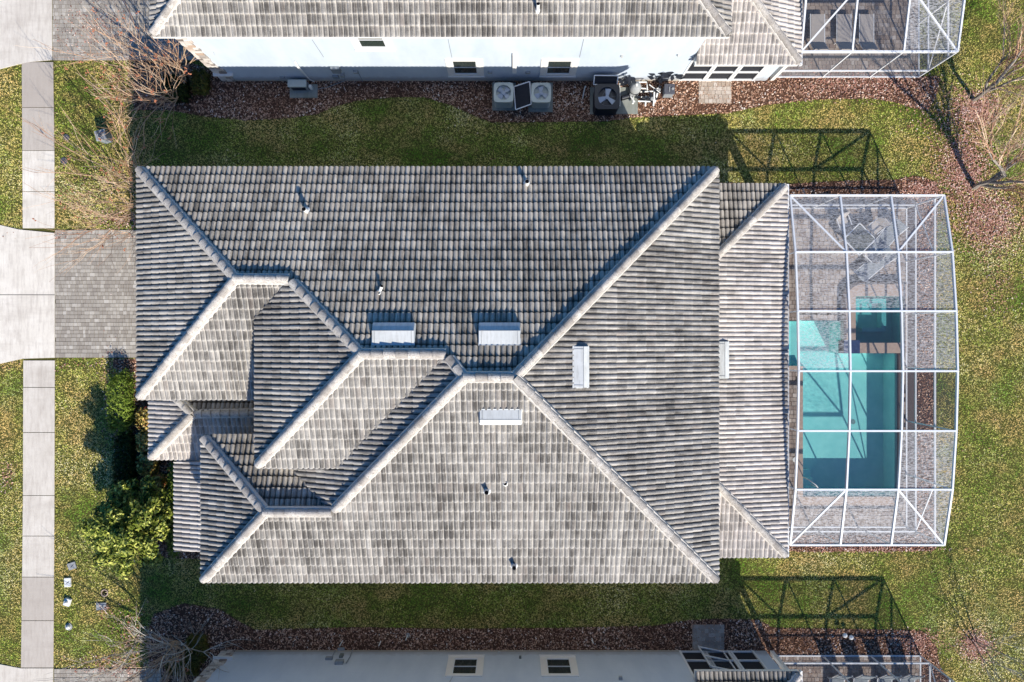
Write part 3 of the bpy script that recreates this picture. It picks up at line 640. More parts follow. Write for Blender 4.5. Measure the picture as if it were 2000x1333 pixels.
def pavers(mb, rect, rows, widths, z=.045, poly=None, holes=(), vertical=False, seed=1, gap=.012, tone=(0, 1)):
    rnd = random.Random(seed); x0, y0, x1, y1 = rect; y = y0
    rp = rows*K
    while y < y1-.5:
        x = x0-rnd.random()*6; ye = min(y+rp, y1)
        while x < x1:
            w = rnd.choice(widths)*K; a, b = max(x, x0), min(x+w, x1)
            if b-a > 1.5:
                cx, cy = (a+b)/2, (y+ye)/2
                if (poly is None or inpoly(np.array([cx]), np.array([cy]), poly)[0]) and not any(h[0] < cx < h[2] and h[1] < cy < h[3] for h in holes):
                    p, q = G2(a, ye), G2(b, y); g = gap/2; dz = rnd.uniform(-.002, .002); tn = tone[0]+(tone[1]-tone[0])*min(1, rnd.random()**1.3)
                    lo = [(p[0]+g, p[1]+g, z-.03), (q[0]-g, p[1]+g, z-.03), (q[0]-g, q[1]-g, z-.03), (p[0]+g, q[1]-g, z-.03)]
                    hi = [(v[0]+(.004 if i in (0,3) else -.004), v[1]+(.004 if i < 2 else -.004), z+dz) for i, v in enumerate(lo)]
                    mb.quad(hi, tone=tn)
                    for i in range(4): mb.quad([lo[i], lo[(i+1) % 4], hi[(i+1) % 4], hi[i]], tone=tn)
            x += w
        y = ye
def bed(name, rect, z, mat, poly=None, holes=()):
    m_ = MB()
    if poly: m_.prism([[G2(*p) for p in poly]], 0, z)
    else: cells(([], []), rect, z, m_, holes)
    return struct(m_.build(name, mat))
for rect, sd in (((109,450,445,699), 1), ((104,-200,470,119), 2), ((107,1306,317,1600), 3)):
    bed('paver_base', rect, .018, M['joint']); m_ = MB()
    x0, y0, x1, y1 = rect
    pavers(m_, (x0, y0, x1, y0+9), .23, [.16, .30], seed=sd); pavers(m_, (x0, y0+9, x1, y1-9), .19, [.13, .18, .19, .26], seed=sd+10); pavers(m_, (x0, y1-9, x1, y1), .23, [.16, .30], seed=sd+5)
    struct(m_.build('paver_driveway', M['paver']))
# pool deck
DECK = (1312, 406, 1769, 1031)
spx = (1641, 552, 1762, 690)
bed('deck_base', DECK, .02, M['joint'], holes=POOL)
m_ = MB(); pavers(m_, DECK, .21, [.16, .22, .22, .32], z=.05, holes=[(1557,615,1763,986), (1530,626,1567,715), spx], seed=20)
pavers(m_, (1557,615,1641,626), .21, [.22, .32], z=.05, seed=21)
struct(m_.build('pool_deck', M['paver2']))
m_ = MB(); a, b = G2(1769, 1045), G2(1786, 392); m_.box((*a, -.05), (*b, .06)); a, b = G2(1500, 1031), G2(1769, 1045); m_.box((*a, -.05), (*b, .06)); a, b = G2(1500, 392), G2(1769, 406); m_.box((*a, -.05), (*b, .06))
struct(m_.build('deck_kerb', M['copdark']))
for rect, sd in (((1515,-160,1793,151), 31), ((1515,1281,1796,1520), 32)):
    bed('deck_base', rect, .02, M['joint']); m_ = MB(); pavers(m_, rect, .21, [.16, .22, .32], z=.05, seed=sd)
    struct(m_.build('pool_deck', M['paver2']))
for rect, sd, mt, lab in (((1364,154,1428,203), 41, 'paver3', 'sunlit beige paver landing beside the northern house wall'), ((1352,1220,1414,1272), 42, 'paver', 'shaded grey paver landing at the open screen door')):
    m_ = MB(); pavers(m_, rect, .205, [.2, .2, .3], z=.05, seed=sd); pavers(m_, (rect[0]-.5, rect[1]-.5, rect[2]+.5, rect[3]+.5), 9, [9], z=.031, seed=1)
    struct(m_.build('paver_landing', M[mt]))
# swimming pool: basin, coping, raised spa
sp = thing('swimming_pool', 'turquoise pool with a raised square spa inside the middle screen enclosure', 'pool', P(1660, 800))
m_ = MB()
xs = sorted(set(v for h in POOL for v in (h[0], h[2]))); ys = sorted(set(v for h in POOL for v in (h[1], h[3])))
def depth(cx, cy):
    for h in POOL:
        if h[0] < cx < h[2] and h[1] < cy < h[3]: return h[4] if h[4] != .75 else .75
    return 0
ext_x = [xs[0]-5]+xs+[xs[-1]+5]; ext_y = [ys[0]-5]+ys+[ys[-1]+5]
for i in range(len(ext_x)-1):
    for j in range(len(ext_y)-1):
        cx, cy = (ext_x[i]+ext_x[i+1])/2, (ext_y[j]+ext_y[j+1])/2; dp = depth(cx, cy)
        if dp:
            a, b = G2(ext_x[i], ext_y[j+1]), G2(ext_x[i+1], ext_y[j]); m_.quad([(a[0],a[1],-dp),(b[0],a[1],-dp),(b[0],b[1],-dp),(a[0],b[1],-dp)])
        for di, dj in ((1, 0), (0, 1)):
            if i+di >= len(ext_x)-1 or j+dj >= len(ext_y)-1: continue
            cx2, cy2 = (ext_x[i+di]+ext_x[i+di+1])/2, (ext_y[j+dj]+ext_y[j+dj+1])/2; d2 = depth(cx2, cy2)
            if abs(d2-dp) > .01:
                lo, hi = -max(dp, d2), -min(dp, d2)
                if hi == 0: hi = .02
                if di: a, b = G2(ext_x[i+1], ext_y[j]), G2(ext_x[i+1], ext_y[j+1])
                else: a, b = G2(ext_x[i], ext_y[j+1]), G2(ext_x[i+1], ext_y[j+1])
                m_.quad([(*a, lo), (*b, lo), (*b, hi), (*a, hi)])
m_.build('basin', M['basin'], sp)
m_ = MB()
for k, (x0, y0, x1, y1) in enumerate(((1557,715,1567,985), (1567,970,1751,985), (1530,715,1557,721))): a, b = G2(x0, y1), G2(x1, y0); m_.box((*a, .021), (*b, .066+k*.001))
m_.build('coping', M['coping'], sp)
m_ = MB(); a, b = G2(1751, 985), G2(1763, 690); m_.box((*a, .021), (*b, .068)); m_.build('coping', M['copdark'], sp)
m_ = MB()
for k, (y0, y1) in enumerate(((955, 970), (940, 955), (925, 940))): a, b = G2(1567, y1), G2(1600, y0); m_.box((*a, -1.24), (*b, -.35-.3*k))
m_.build('steps', M['basin'], sp)
m_ = MB(); g_ = G2(1690, 830); m_.cyl(g_, .13, -1.248, -1.235, 16); m_.build('drain', M['lidgrey'], sp)
m_ = MB()
for (xa, ya, xb, yb) in ((1567.6,721,1567.6,970),(1567,969.4,1751,969.4),(1750.4,690,1750.4,970),(1567,626.6,1641,626.6)):
    a, b = G2(xa, ya), G2(xb, yb); m_.bar((*a, -.07), (*b, -.07), .02, .14)
m_.build('waterline_tile', M['wtile'], sp)
# spa block
arc = [(1641+34*(1-math.cos(t)), 552+34*(1-math.sin(t))) for t in [math.pi/2*k/8 for k in range(9)]]
outer = [(1641,690)]+arc+[(1762,552),(1762,690)]
hole = [(1664,580),(1757,580),(1757,670),(1664,670)]
m_ = MB(); m_.prism([[G2(*p) for p in outer], [G2(*p) for p in hole]], .021, .36); sw = m_.build('spa_wall', M['coping'], sp)
m_ = MB(); arc2 = [(1646+31*(1-math.cos(t)), 557+31*(1-math.sin(t))) for t in [math.pi/2*k/8 for k in range(9)]]
m_.prism([[G2(*p) for p in [(1641,664)]+arc+[(1762,552),(1762,557)]+arc2[::-1]+[(1646,664)]]], .361, .375); m_.build('spa_rim', M['copdark'], sw)
m_ = MB(); a, b = G2(1641, 690.6), G2(1672, 665); m_.box((*a, -.2), (*b, .368)); m_.build('spillway', M['bluetile'], sw)
m_ = MB()
for x0, y0, x1, y1, z1 in ((1672,583,1737,592,-.30), (1728,592,1737,648,-.30), (1672,592,1681,640,-.32), (1690,640,1737,648,-.31)): a, b = G2(x0, y1), G2(x1, y0); m_.box((*a, -.74), (*b, z1))
m_.build('spa_bench', M['basin'], sw)
for nm, rc_, z, mt in (('pool', POOL[:3], -.04, 'water'), ('spa', POOL[3:], .27, 'spawater')):
    m_ = MB()
    for h in rc_: a, b = G2(h[0], h[3]), G2(h[2], h[1]); m_.quad([(a[0],a[1],z),(b[0],a[1],z),(b[0],b[1],z),(a[0],b[1],z)])
    struct(m_.build('water', M[mt]))
m_ = MB(); x, y = G2(1552, 898); m_.cyl((x, y), .13, .05, .062, 20); tag(m_.build('skimmer_lid', M['pvc']), 'round white skimmer lid in the deck beside the pool', 'lid')
hr = thing('pool_handrail', 'thin metal handrail bent over the southwest corner of the pool', 'handrail', P(1575, 945))
m_ = MB(); a = P(1568, 932); b = P(1584, 946)
m_.tube([a, a+Vector((0,0,.7)), (a+b)/2+Vector((0,0,.95)), b+Vector((0,0,.75)), b+Vector((.05,-.05,-.2))], .025, 8); m_.build('rail', M['alu'], hr, smooth=True)
# ================================================================== screen enclosures
def cage(label, xw, xe, y0, s, group, nb=6, solid=None):
    """y0 = plan y of the first end wall, s=+1 continues to the south, -1 to the north"""
    cg = thing('pool_enclosure', label, 'screen enclosure', L((xw+xe)/2, y0+s*300), group)
    xs_ = [xw, xw+(xe-xw)*.325, xw+(xe-xw)*.655, xe]; zs = [2.99, 3.57, 3.83, 3.93, 3.83, 3.57, 2.99]; yy = [y0+s*104*k*(622/624) for k in range(7)]
    w = .075
    for x in xs_:                                     # beams along the pool
        m_ = MB()
        for k in range(6): m_.bar(L(x, yy[k], zs[k]), L(x, yy[k+1], zs[k+1]), w, .12)
        m_.build('roof_beam', M['alu'], cg)
    for k in range(7):                                # cross purlins
        m_ = MB(); m_.bar(L(xw, yy[k], zs[k]+.002), L(xe, yy[k], zs[k]+.002), w*1.06, .13); m_.build('purlin', M['alu'], cg)
    for x in xs_:
        for k in (0, 6): m_ = MB(); m_.bar(L(x, yy[k], 0), L(x, yy[k], zs[k]-.06), .06, .06); m_.build('post', M['alu'], cg)
    for k in range(1, 6):
        m_ = MB(); m_.bar(L(xe, yy[k], 0), L(xe, yy[k], zs[k]-.06), .06, .06); m_.build('post', M['alu'], cg)
        m_ = MB(); m_.bar(L(xw, yy[k], 3.0), L(xw, yy[k], zs[k]-.06), .05, .05); m_.build('riser', M['alu'], cg)
    for z, ww in ((.04, .07), (.82, .07)):
        for k in (0, 6): m_ = MB(); m_.bar(L(xw, yy[k], z), L(xe, yy[k], z), ww, .06); m_.build('rail', M['alu'], cg)
        m_ = MB(); m_.bar(L(xe, yy[0], z), L(xe, yy[6], z), ww, .06); m_.build('rail', M['alu'], cg)
    m_ = MB(); m_.bar(L(xe, yy[0], 2.33), L(xe, yy[6], 2.33), .08, .06); m_.build('rail', M['alu'], cg)
    for (a, ka, b, kb) in ((xw, 0, xs_[1], 1), (xe, 0, xs_[2], 1), (xw, 6, xs_[1], 5), (xe, 6, xs_[2], 5)):
        m_ = MB(); m_.bar(L(a, yy[ka], zs[ka]-.003), L(b, yy[kb], zs[kb]-.003), .075, .07); m_.build('brace', M['alu'], cg)
    # corner braces in the walls
    for kk, k2 in ((0, 1), (6, 5)):
        m_ = MB(); m_.bar(L(xe, yy[kk], .82), L(xe, yy[k2], 2.33), .045, .045); m_.build('brace', M['alu'], cg)
    for i in range(3):
        for k in range(6):
            m_ = MB(); a, b = xs_[i], xs_[i+1]
            m_.quad([L(a, yy[k], zs[k]), L(b, yy[k], zs[k]), L(b, yy[k+1], zs[k+1]), L(a, yy[k+1], zs[k+1])])
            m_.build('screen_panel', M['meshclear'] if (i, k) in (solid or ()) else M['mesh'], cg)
    for k in (0, 6):
        for i in range(3):
            m_ = MB(); a, b = xs_[i], xs_[i+1]; m_.quad([L(a, yy[k], .05), L(b, yy[k], .05), L(b, yy[k], zs[k]), L(a, yy[k], zs[k])]); m_.build('screen_panel', M['meshwall'], cg)
    for k in range(6):
        m_ = MB(); m_.quad([L(xe, yy[k], .05), L(xe, yy[k+1], .05), L(xe, yy[k+1], zs[k+1]), L(xe, yy[k], zs[k])])
        m_.build('screen_panel', M['meshclear'] if solid and k == 3 else M['meshwall'], cg)
        m_ = MB(); m_.quad([L(xw, yy[k], 3.05), L(xw, yy[k+1], 3.05), L(xw, yy[k+1], zs[k+1]), L(xw, yy[k], zs[k])]); m_.build('screen_panel', M['meshclear'], cg)
    return cg
GC = 'screened pool enclosures behind the houses'
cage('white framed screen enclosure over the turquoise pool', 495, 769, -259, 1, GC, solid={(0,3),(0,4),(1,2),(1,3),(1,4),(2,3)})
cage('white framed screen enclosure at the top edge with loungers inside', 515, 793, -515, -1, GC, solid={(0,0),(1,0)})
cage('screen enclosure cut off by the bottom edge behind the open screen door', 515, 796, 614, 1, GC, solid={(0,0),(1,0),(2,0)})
# ================================================================== equipment
def fan_unit(label, cat, name, cx, cy, w, h, body, top, pad, group=None, grp_blades=3, round_=.12, seed=0):
    """cx,cy plan pixels of the centre, w width m, h height m"""
    t = thing(name, label, cat, L(cx, cy), group); X, Y = cx/K, -cy/K; z0 = .08
    def ring(r, n, z):                       # rounded square outline
        o_ = []
        for k in range(n):
            a = 2*math.pi*k/n; p = 1/(abs(math.cos(a))**8+abs(math.sin(a))**8)**.125; o_.append((X+math.cos(a)*r*p, Y+math.sin(a)*r*p, z))
        return o_
    n = 32; m_ = MB(); a, b = ring(w/2*.95, n, z0), ring(w/2*.95, n, h-.09)
    for k in range(n): m_.quad([a[k], a[(k+1) % n], b[(k+1) % n], b[k]])
    m_.quad(a[::-1]); bd = m_.build('body', body, t)
    m_ = MB()
    for k in range(9): m_.hexa(ring(w/2*.97, n, z0+.06+k*(h-.25)/9), ring(w/2*.97, n, z0+.085+k*(h-.25)/9))
    m_.build('louvre', top, t)
    m_ = MB(); r = w*.38
    o1, o2 = ring(w/2, n, h), ring(w/2, n, h-.10); cir = [(X+math.cos(2*math.pi*k/n)*r, Y+math.sin(2*math.pi*k/n)*r, h) for k in range(n)]; cr2 = [(p[0], p[1], h-.2) for p in cir]
    for k in range(n):
        j = (k+1) % n; m_.quad([o1[k], cir[k], cir[j], o1[j]][::-1]); m_.quad([o2[k], o2[j], o1[j], o1[k]]); m_.quad([cir[k], cir[j], cr2[j], cr2[k]])
    tp = m_.build('top_plate', top, t)
    m_ = MB(); m_.quad([(p[0], p[1], h-.2) for p in cir]); m_.build('fan_well', M['void'], tp)
    fn = MB(); rnd = random.Random(seed); a0 = rnd.random()*6
    for k in range(grp_blades):
        a = a0+2*math.pi*k/grp_blades; d = Vector((math.cos(a), math.sin(a), 0)); s_ = Vector((-d.y, d.x, 0)); cz = Vector((X, Y, h-.10))
        q = [cz+d*.06-s_*.06+Vector((0,0,.02)), cz+d*r*.9-s_*.15+Vector((0,0,.03)), cz+d*r*.92+s_*.14-Vector((0,0,.04)), cz+d*.06+s_*.07-Vector((0,0,.03))]
        fn.hexa(q, [p+Vector((0,0,.008)) for p in q])
    fn.cyl((X, Y), .09, h-.13, h-.06, 12); fn.build('fan', M['fan'], tp)
    gr = MB()
    for rr in (.97, .5): 
        gr.tube([(X+math.cos(2*math.pi*k/20)*r*rr, Y+math.sin(2*math.pi*k/20)*r*rr, h+.004) for k in range(21)], .0025, 4)
    for k in range(3): a = math.pi*k/3; gr.bar((X-math.cos(a)*r, Y-math.sin(a)*r, h+.006), (X+math.cos(a)*r, Y+math.sin(a)*r, h+.006), .004)
    gr.build('fan_guard', M['greyplastic'], tp)
    return t
def pad(x0, y0, x1, y1, z, label):
    m_ = MB(); a, b = G2(x0, y1), G2(x1, y0); m_.box((*a, 0), (*b, z)); return tag(m_.build('concrete_pad', M['concpad'], bevel=.01), label, 'concrete pad')
pad(961.5, 163, 1007, 217, .08, 'square concrete pad under the left pale air conditioner'); pad(1032, 163, 1079.5, 220, .08, 'square concrete pad under the right pale air conditioner')
pad(1152, 172, 1245, 224, .08, 'wide stained concrete pad under the black pool heater'); pad(567, 166, 621, 192.5, .08, 'small concrete pad under the grey cabinet by the blue wall')
GA = 'pair of pale air conditioners by the northern house'
fan_unit('pale grey air conditioner left of the leaning framed screen', 'air conditioner', 'air_conditioner', -15.9, -471, .95, 1.03, M['acdark'], M['acgrey'], None, GA, 4, seed=1)
fan_unit('pale grey air conditioner right of the leaning framed screen', 'air conditioner', 'air_conditioner', 55.3, -470.5, .95, 1.03, M['acdark'], M['acgrey'], None, GA, 3, seed=5)
fan_unit('black pool heater with a round fan beside the pool pipes', 'pool heater', 'pool_heater', 180, -462, 1.22, 1.1, M['black'], M['black'], None, None, 3, seed=3)
def wscreen(label, pts, mat='dark'):
    t = thing('framed_screen', label, 'screen', pts[0]); f_ = MB()
    for i in range(4): f_.bar(pts[i], pts[(i+1) % 4], .045, .04)
    f_.build('frame', M['alu'], t); g = MB(); g.quad([p-Vector((0,0,.004)) for p in pts]); g.quad([p-Vector((0,0,.012)) for p in pts][::-1]); g.build('mesh_sheet', M['darkscreen'], t)
wscreen('framed dark screen leaning between the two pale air conditioners', [P(1003.5,170,.75), P(1034.5,160,.95), P(1037.5,204,.75), P(1007,215,.55)])
wscreen('framed dark screen leaning on the wall behind the black heater', [P(1161,148,1.25), P(1207,148.5,1.25), P(1205,166,.9), P(1159.5,166,.9)])
cb = thing('utility_cabinet', 'grey utility cabinet with rounded lid standing against the blue wall', 'utility box', P(586, 180))
a, b = P(570,182,.08), P(604.5,167,.08)
m_ = MB(); m_.box((a.x, a.y+.1, .08), (b.x, b.y+.05, .58)); m_.build('cabinet', M['greyplastic'], cb, bevel=.02)
m_ = MB(); m_.box((a.x-.02, a.y+.08, .58), (b.x+.02, b.y+.07, .68)); m_.build('lid', M['acgrey'], cb, bevel=.03)
m_ = MB(); m_.box((b.x+.06, b.y-.25, .08), (b.x+.2, b.y-.1, .45)); m_.build('valve', M['pvc'], cb, bevel=.02)
m_ = MB(); [m_.box((a.x+.1, a.y+.08, .2+k*.08), (b.x-.1, a.y+.1, .24+k*.08)) for k in range(4)]; m_.build('vent_slots', M['black'], cb)
# pool pumps and pipes
ft = thing('pool_filter', 'round grey pool filter tank between the black heater and the pumps', 'filter tank', P(1237, 178))
x, y = P(1237,180).x, P(1237,180).y
m_ = MB(); m_.tube([(x,y,.06),(x,y,.12),(x,y,.62),(x,y,.78),(x,y,.86)], [.26,.29,.29,.22,.08], 20); m_.build('tank', M['lidgrey'], ft, smooth=True)
m_ = MB(); m_.tube([(x+math.cos(t)*.3, y+math.sin(t)*.3, .45) for t in [2*math.pi*k/20 for k in range(21)]], .02, 5); m_.build('clamp_band', M['black'], ft)
m_ = MB(); m_.cyl((x,y), .06, .84, .95, 10); m_.build('air_valve', M['pvc'], ft)
for i, (px, py, rz, lab) in enumerate(((1222,192,.3,'black pool pump closest to the black heater'), (1262,196,-.2,'black pool pump in the middle of the white pipes'), (1281,188,1.2,'black pool pump standing nearest the dark control box'))):
    p = P(px, py); t = thing('pool_pump', lab, 'pump', p, 'pool pumps among the pipes'); M3 = Matrix.Rotation(rz, 3, 'Z'); f = lambda a, b, cc: p+M3 @ Vector((a, b, cc))
    m_ = MB(); m_.tube([f(-.28,0,.2), f(-.24,0,.2), f(.12,0,.2), f(.16,0,.2)], [.07,.1,.1,.07], 12); m_.build('motor', M['black'], t)
    m_ = MB(); m_.tube([f(.24,0,.08), f(.24,0,.3), f(.24,0,.33)], [.11,.11,.09], 14); m_.build('strainer', M['black'], t)
    m_ = MB(); m_.tube([f(.24,0,.331), f(.24,0,.36)], [.1,.07], 14); m_.build('strainer_lid', M['lidgrey'], t)
    m_ = MB(); m_.rbox(f(-.05,0,.05), (.5,.2,.06), rz); m_.build('foot', M['black'], t)
pp = thing('pool_pipes', 'tangle of white pool pipes and valves beside the dark control box', 'pipes', P(1260, 185)); 
def pl(pts, r=.035): m_ = MB(); m_.tube([P(a, b, z) for a, b, z in pts], r, 8); m_.build('pipe', M['pvc'], pp, smooth=False)
pl([(1210,208,.35),(1210,162,.35),(1216,160,.35)]); pl([(1210,161,.5),(1263,161,.5),(1264,172,.5),(1264,180,.1)]); pl([(1230,162,.3),(1232,190,.3),(1240,200,.3)]); pl([(1248,180,.3),(1275,179,.3),(1290,170,.35)])
pl([(1252,190,.25),(1280,192,.25)]); pl([(1278,176,.35),(1277,196,.3),(1276,207,.05)], .045); pl([(1262,188,.3),(1260,208,.05)], .045); pl([(1246,198,.3),(1270,199,.3)]); pl([(1284,182,.4),(1279,200,.1)], .045)
pl([(1236,190,.2),(1236,203,.3)], .05); pl([(1268,166,.4),(1290,182,.4)], .025); pl([(1244,172,.6),(1262,174,.6)], .03)
for a, b in ((1254,184),(1268,191),(1276,183),(1262,197),(1244,196),(1285,176)):
    m_ = MB(); q = P(a, b); m_.cyl(q, .07, .28, .42, 10); m_.rbox((q.x, q.y, .45), (.18,.04,.03), a); m_.build('valve', M['black'], pp)
bx = thing('control_box', 'dark grey control box with dials right of the white pool pipes', 'control box', P(1301, 185))
a, b = P(1293,194), P(1313.5,174)
m_ = MB(); m_.box((a.x, a.y+.05, .02), (b.x-.05, b.y, .55)); m_.build('box', M['greyplastic'], bx, bevel=.02)
m_ = MB(); m_.box((a.x-.02, a.y+.03, .55), (b.x-.03, b.y+.02, .62)); ld = m_.build('lid', M['liddark'], bx, bevel=.02)
m_ = MB(); ce = Vector(((a.x+b.x)/2, (a.y+b.y)/2, 0)); m_.cyl(ce+Vector((.13,.02,0)), .06, .62, .66, 12); m_.build('dial', M['lidgrey'], ld)
m_ = MB(); m_.rbox(ce+Vector((-.04,0,.64)), (.03,.24,.03)); m_.build('handle', M['lidgrey'], ld)
m_ = MB(); m_.tube([P(1138,192,.03), P(1142,172,.25)], .03, 6); m_.tube([P(1142,172,.25), P(1144,169,.25)], .045, 6); tag(m_.build('pipe_stub', M['pvc']), 'short white pipe lying in the mulch left of the black heater', 'pipe')
# lids and fixtures in the lawn
def lid(px, py, w, l, rz, mat, label, name='ground_lid', rnd=False, h=.05, knob=None):
    p = P(px, py); t = thing(name, label, 'lid', p); m_ = MB()
    if rnd: m_.cyl(p, w/2, -.02, h, 20)
    else: m_.rbox((p.x, p.y, h/2), (w, l, h), rz)
    m_.build('lid', M[mat], t, bevel=.008)
    m_ = MB()
    if knob == 'big': m_.tube([(p.x,p.y,h-.005),(p.x,p.y,h+.10),(p.x,p.y,h+.14)], [w*.28,w*.26,w*.1], 12)
    else: m_.rbox((p.x+.02, p.y, h+.004), (w*.5, .025, .012), rz+.6)
    m_.build('knob', M['pvc'] if knob == 'big' else M['liddark'], t)
lid(131, 269, .28, .28, 0, 'liddark', 'dark round lid in the lawn nearest the top driveway', rnd=True, h=.07); lid(126, 315, .34, .34, 0, 'liddark', 'flat dark round lid in the lawn below another dark lid', rnd=True)
lid(142, 1105, .40, .34, .3, 'lidgrey', 'pale square lid highest of the row beside the lower sidewalk', h=.07); lid(134, 1137, .32, .44, .05, 'pvc', 'bright white rectangular lid below the pale square lid', h=.09)
lid(134, 1175, .30, .36, -.3, 'pvc', 'white lid over a dark hole third in the row', h=.14, knob='big'); lid(135, 1224, .36, .36, 0, 'lidgrey', 'round grey lid with white centre knob lowest by the sidewalk', rnd=True, h=.03, knob='big')
lid(199, 1184, .50, .36, .03, 'lidgrey', 'pale blue grey rectangular lid alone in the lower lawn', h=.06)
m_ = MB(); p = P(205, 1158); m_.tube([(p.x+math.cos(t)*.16, p.y+math.sin(t)*.16, .02) for t in [2*math.pi*k/16 for k in range(17)]], .03, 6); m_.cyl(p, .13, .004, .012, 16, mi=1); tag(m_.build('drain_pipe', [M['coping'], M['void']]), 'open drain with a dark mouth above the rectangular lid', 'drain')
pd = thing('stone_pedestal', 'grey stone block fixture standing in the upper left lawn', 'pedestal', P(211, 274))
m_ = MB(); p = P(212, 272); m_.rbox((p.x, p.y, .3), (.44,.44,.6), .25); m_.build('block', M['greyplastic'], pd, bevel=.03)
m_ = MB(); m_.rbox((p.x, p.y, .64), (.52,.5,.09), .25); m_.build('cap_slab', M['lidgrey'], pd, bevel=.02)
m_ = MB(); m_.rbox((p.x+.05, p.y, .72), (.3,.06,.08), .9); m_.rbox((p.x-.1, p.y+.1, .7), (.1,.1,.06), .2); m_.build('cap_detail', M['liddark'], pd)
for px, py in ((744,1252),(796,1241),(1156,1247),(669,1252)):
    m_ = MB(); p = P(px, py); m_.cyl(p, .025, 0, .55, 8); tag(m_.build('cleanout_pipe', M['pvc']), {744:'short white pipe stub by the wall in the lower mulch bed',796:'white pipe stub beside a round cap in the lower mulch bed',1156:'lone white pipe stub rightmost in the lower mulch bed',669:'white pipe stub above the meter boxes on the shaded wall'}[px], 'pipe')
m_ = MB(); p = P(797, 1242); m_.cyl((p.x-.0, p.y+.05), .10, .01, .05, 14); tag(m_.build('drain_cover', M['lidgrey']), 'small round cap in the mulch above the lower house', 'cap')
for px, py, lab in ((1655,1239,'round white path lamp in the mulch at the lower enclosure'), (1643,1235,'small tilted white lamp left of the round white lamp')):
    t = thing('garden_lamp', lab, 'lamp', P(px, py)); p = P(px, py)
    m_ = MB(); m_.tube([p, p+Vector((0,0,.38))], .015, 6); m_.build('stake', M['black'], t)
    m_ = MB(); m_.tube([p+Vector((0,0,.36)), p+Vector((0,0,.42)), p+Vector((0,0,.46))], [.12,.10,.03], 14); m_.build('shade', M['pvc'], t)
# ================================================================== furniture
def lounger(label, px, py, rz, fab, group, bh=.72):
    t = thing('chaise_lounge', label, 'lounger', P(px, py), group); p = P(px, py); M3 = Matrix.Rotation(rz, 3, 'Z')
    f = lambda a, b, cc: p+M3 @ Vector((a, b, cc))
    m_ = MB(); m_.hexa([f(-.32,-.45,.30), f(.32,-.45,.30), f(.32,.95,.30), f(-.32,.95,.30)], [f(-.32,-.45,.34), f(.32,-.45,.34), f(.32,.95,.34), f(-.32,.95,.34)]); m_.build('seat', fab, t)
    m_ = MB(); m_.hexa([f(-.32,-.98,bh), f(.32,-.98,bh), f(.32,-.46,.31), f(-.32,-.46,.31)], [f(-.32,-.95,bh+.04), f(.32,-.95,bh+.04), f(.32,-.44,.35), f(-.32,-.44,.35)]); m_.build('backrest', fab, t)
    m_ = MB()
    for s_ in (-.35, .35): m_.bar(f(s_,-.5,.30), f(s_,.98,.30), .04, .05); m_.bar(f(s_,-1.0,bh+.01), f(s_,-.45,.31), .04, .04)
    m_.build('frame', M['alu'], t)
    for a, b in ((-.35,-.4),(.35,-.4),(-.35,.85),(.35,.85)): m_ = MB(); m_.bar(f(a,b,.05), f(a,b,.29), .04); m_.build('leg', M['alu'], t)
    return t
GL = 'chaise lounges on the top pool deck'
for px, lab in ((1591,'beige lounger closest to the tiled roof in the top enclosure'),(1642,'middle beige lounger in the top enclosure'),(1686,'beige lounger farthest from the roof in the top enclosure')): lounger(lab, px*1.0, 72, 0, M['fabric'], GL)
for px, lab in ((1628,'grey high backed lounger closest to the roof in the bottom enclosure'),(1674,'grey high backed lounger second from the roof in the bottom enclosure'),(1720,'grey high backed lounger third from the roof in the bottom enclosure'),(1764,'grey high backed lounger in the outer corner of the bottom enclosure')): lounger(lab, px, 1338, R(176), M['greyplastic'], 'loungers on the bottom pool deck', 1.05)
tb = thing('patio_table', 'dark square patio table turned diagonally under the upper pool screens', 'table', P(1672, 470)); p = P(1664, 472); rz = R(45)
m_ = MB(); m_.rbox((p.x, p.y, .72), (1.05,1.05,.04), rz); m_.build('table_top', M['tabletop'], tb)
m_ = MB()
for k in range(4):
    M3 = Matrix.Rotation(rz+k*math.pi/2, 3, 'Z'); a = p+M3 @ Vector((.55,-.55,.72)); b = p+M3 @ Vector((.55,.55,.72)); m_.bar(a, b, .05, .06)
m_.build('rim', M['alu'], tb)
for k in range(4): M3 = Matrix.Rotation(rz+k*math.pi/2, 3, 'Z'); a = p+M3 @ Vector((.48,.48,0)); m_ = MB(); m_.bar(a, a+Vector((0,0,.69)), .06); m_.build('leg', M['alu'], tb)
def chair(label, px, py, rz):
    p = P(px, py); t = thing('patio_chair', label, 'chair', p, 'patio chairs around the dark table'); M3 = Matrix.Rotation(rz, 3, 'Z'); f = lambda a, b, cc: p+M3 @ Vector((a, b, cc))
    m_ = MB(); m_.hexa([f(-.28,-.28,.42), f(.28,-.28,.42), f(.28,.28,.42), f(-.28,.28,.42)], [f(-.28,-.28,.48), f(.28,-.28,.48), f(.28,.28,.48), f(-.28,.28,.48)]); m_.build('seat', M['fabric'], t, bevel=.02)
    m_ = MB(); m_.hexa([f(-.28,-.30,.48), f(.28,-.30,.48), f(.28,-.25,.48), f(-.28,-.25,.48)], [f(-.28,-.45,.98), f(.28,-.45,.98), f(.28,-.40,.98), f(-.28,-.40,.98)]); m_.build('backrest', M['fabric'], t)
    for a, b in ((-.26,-.26),(.26,-.26),(-.26,.26),(.26,.26)): m_ = MB(); m_.bar(f(a,b,.05), f(a,b,.42), .035); m_.build('leg', M['black'], t)
    for s_ in (-.3, .3): m_ = MB(); m_.bar(f(s_,-.3,.64), f(s_,.22,.64), .04); m_.build('armrest', M['alu'], t)
chair('beige patio chair north of the diagonal table', 1637, 440, R(200)); chair('beige patio chair east of the diagonal table', 1698, 448, R(130)); chair('beige patio chair south of the diagonal table', 1690, 500, R(45))
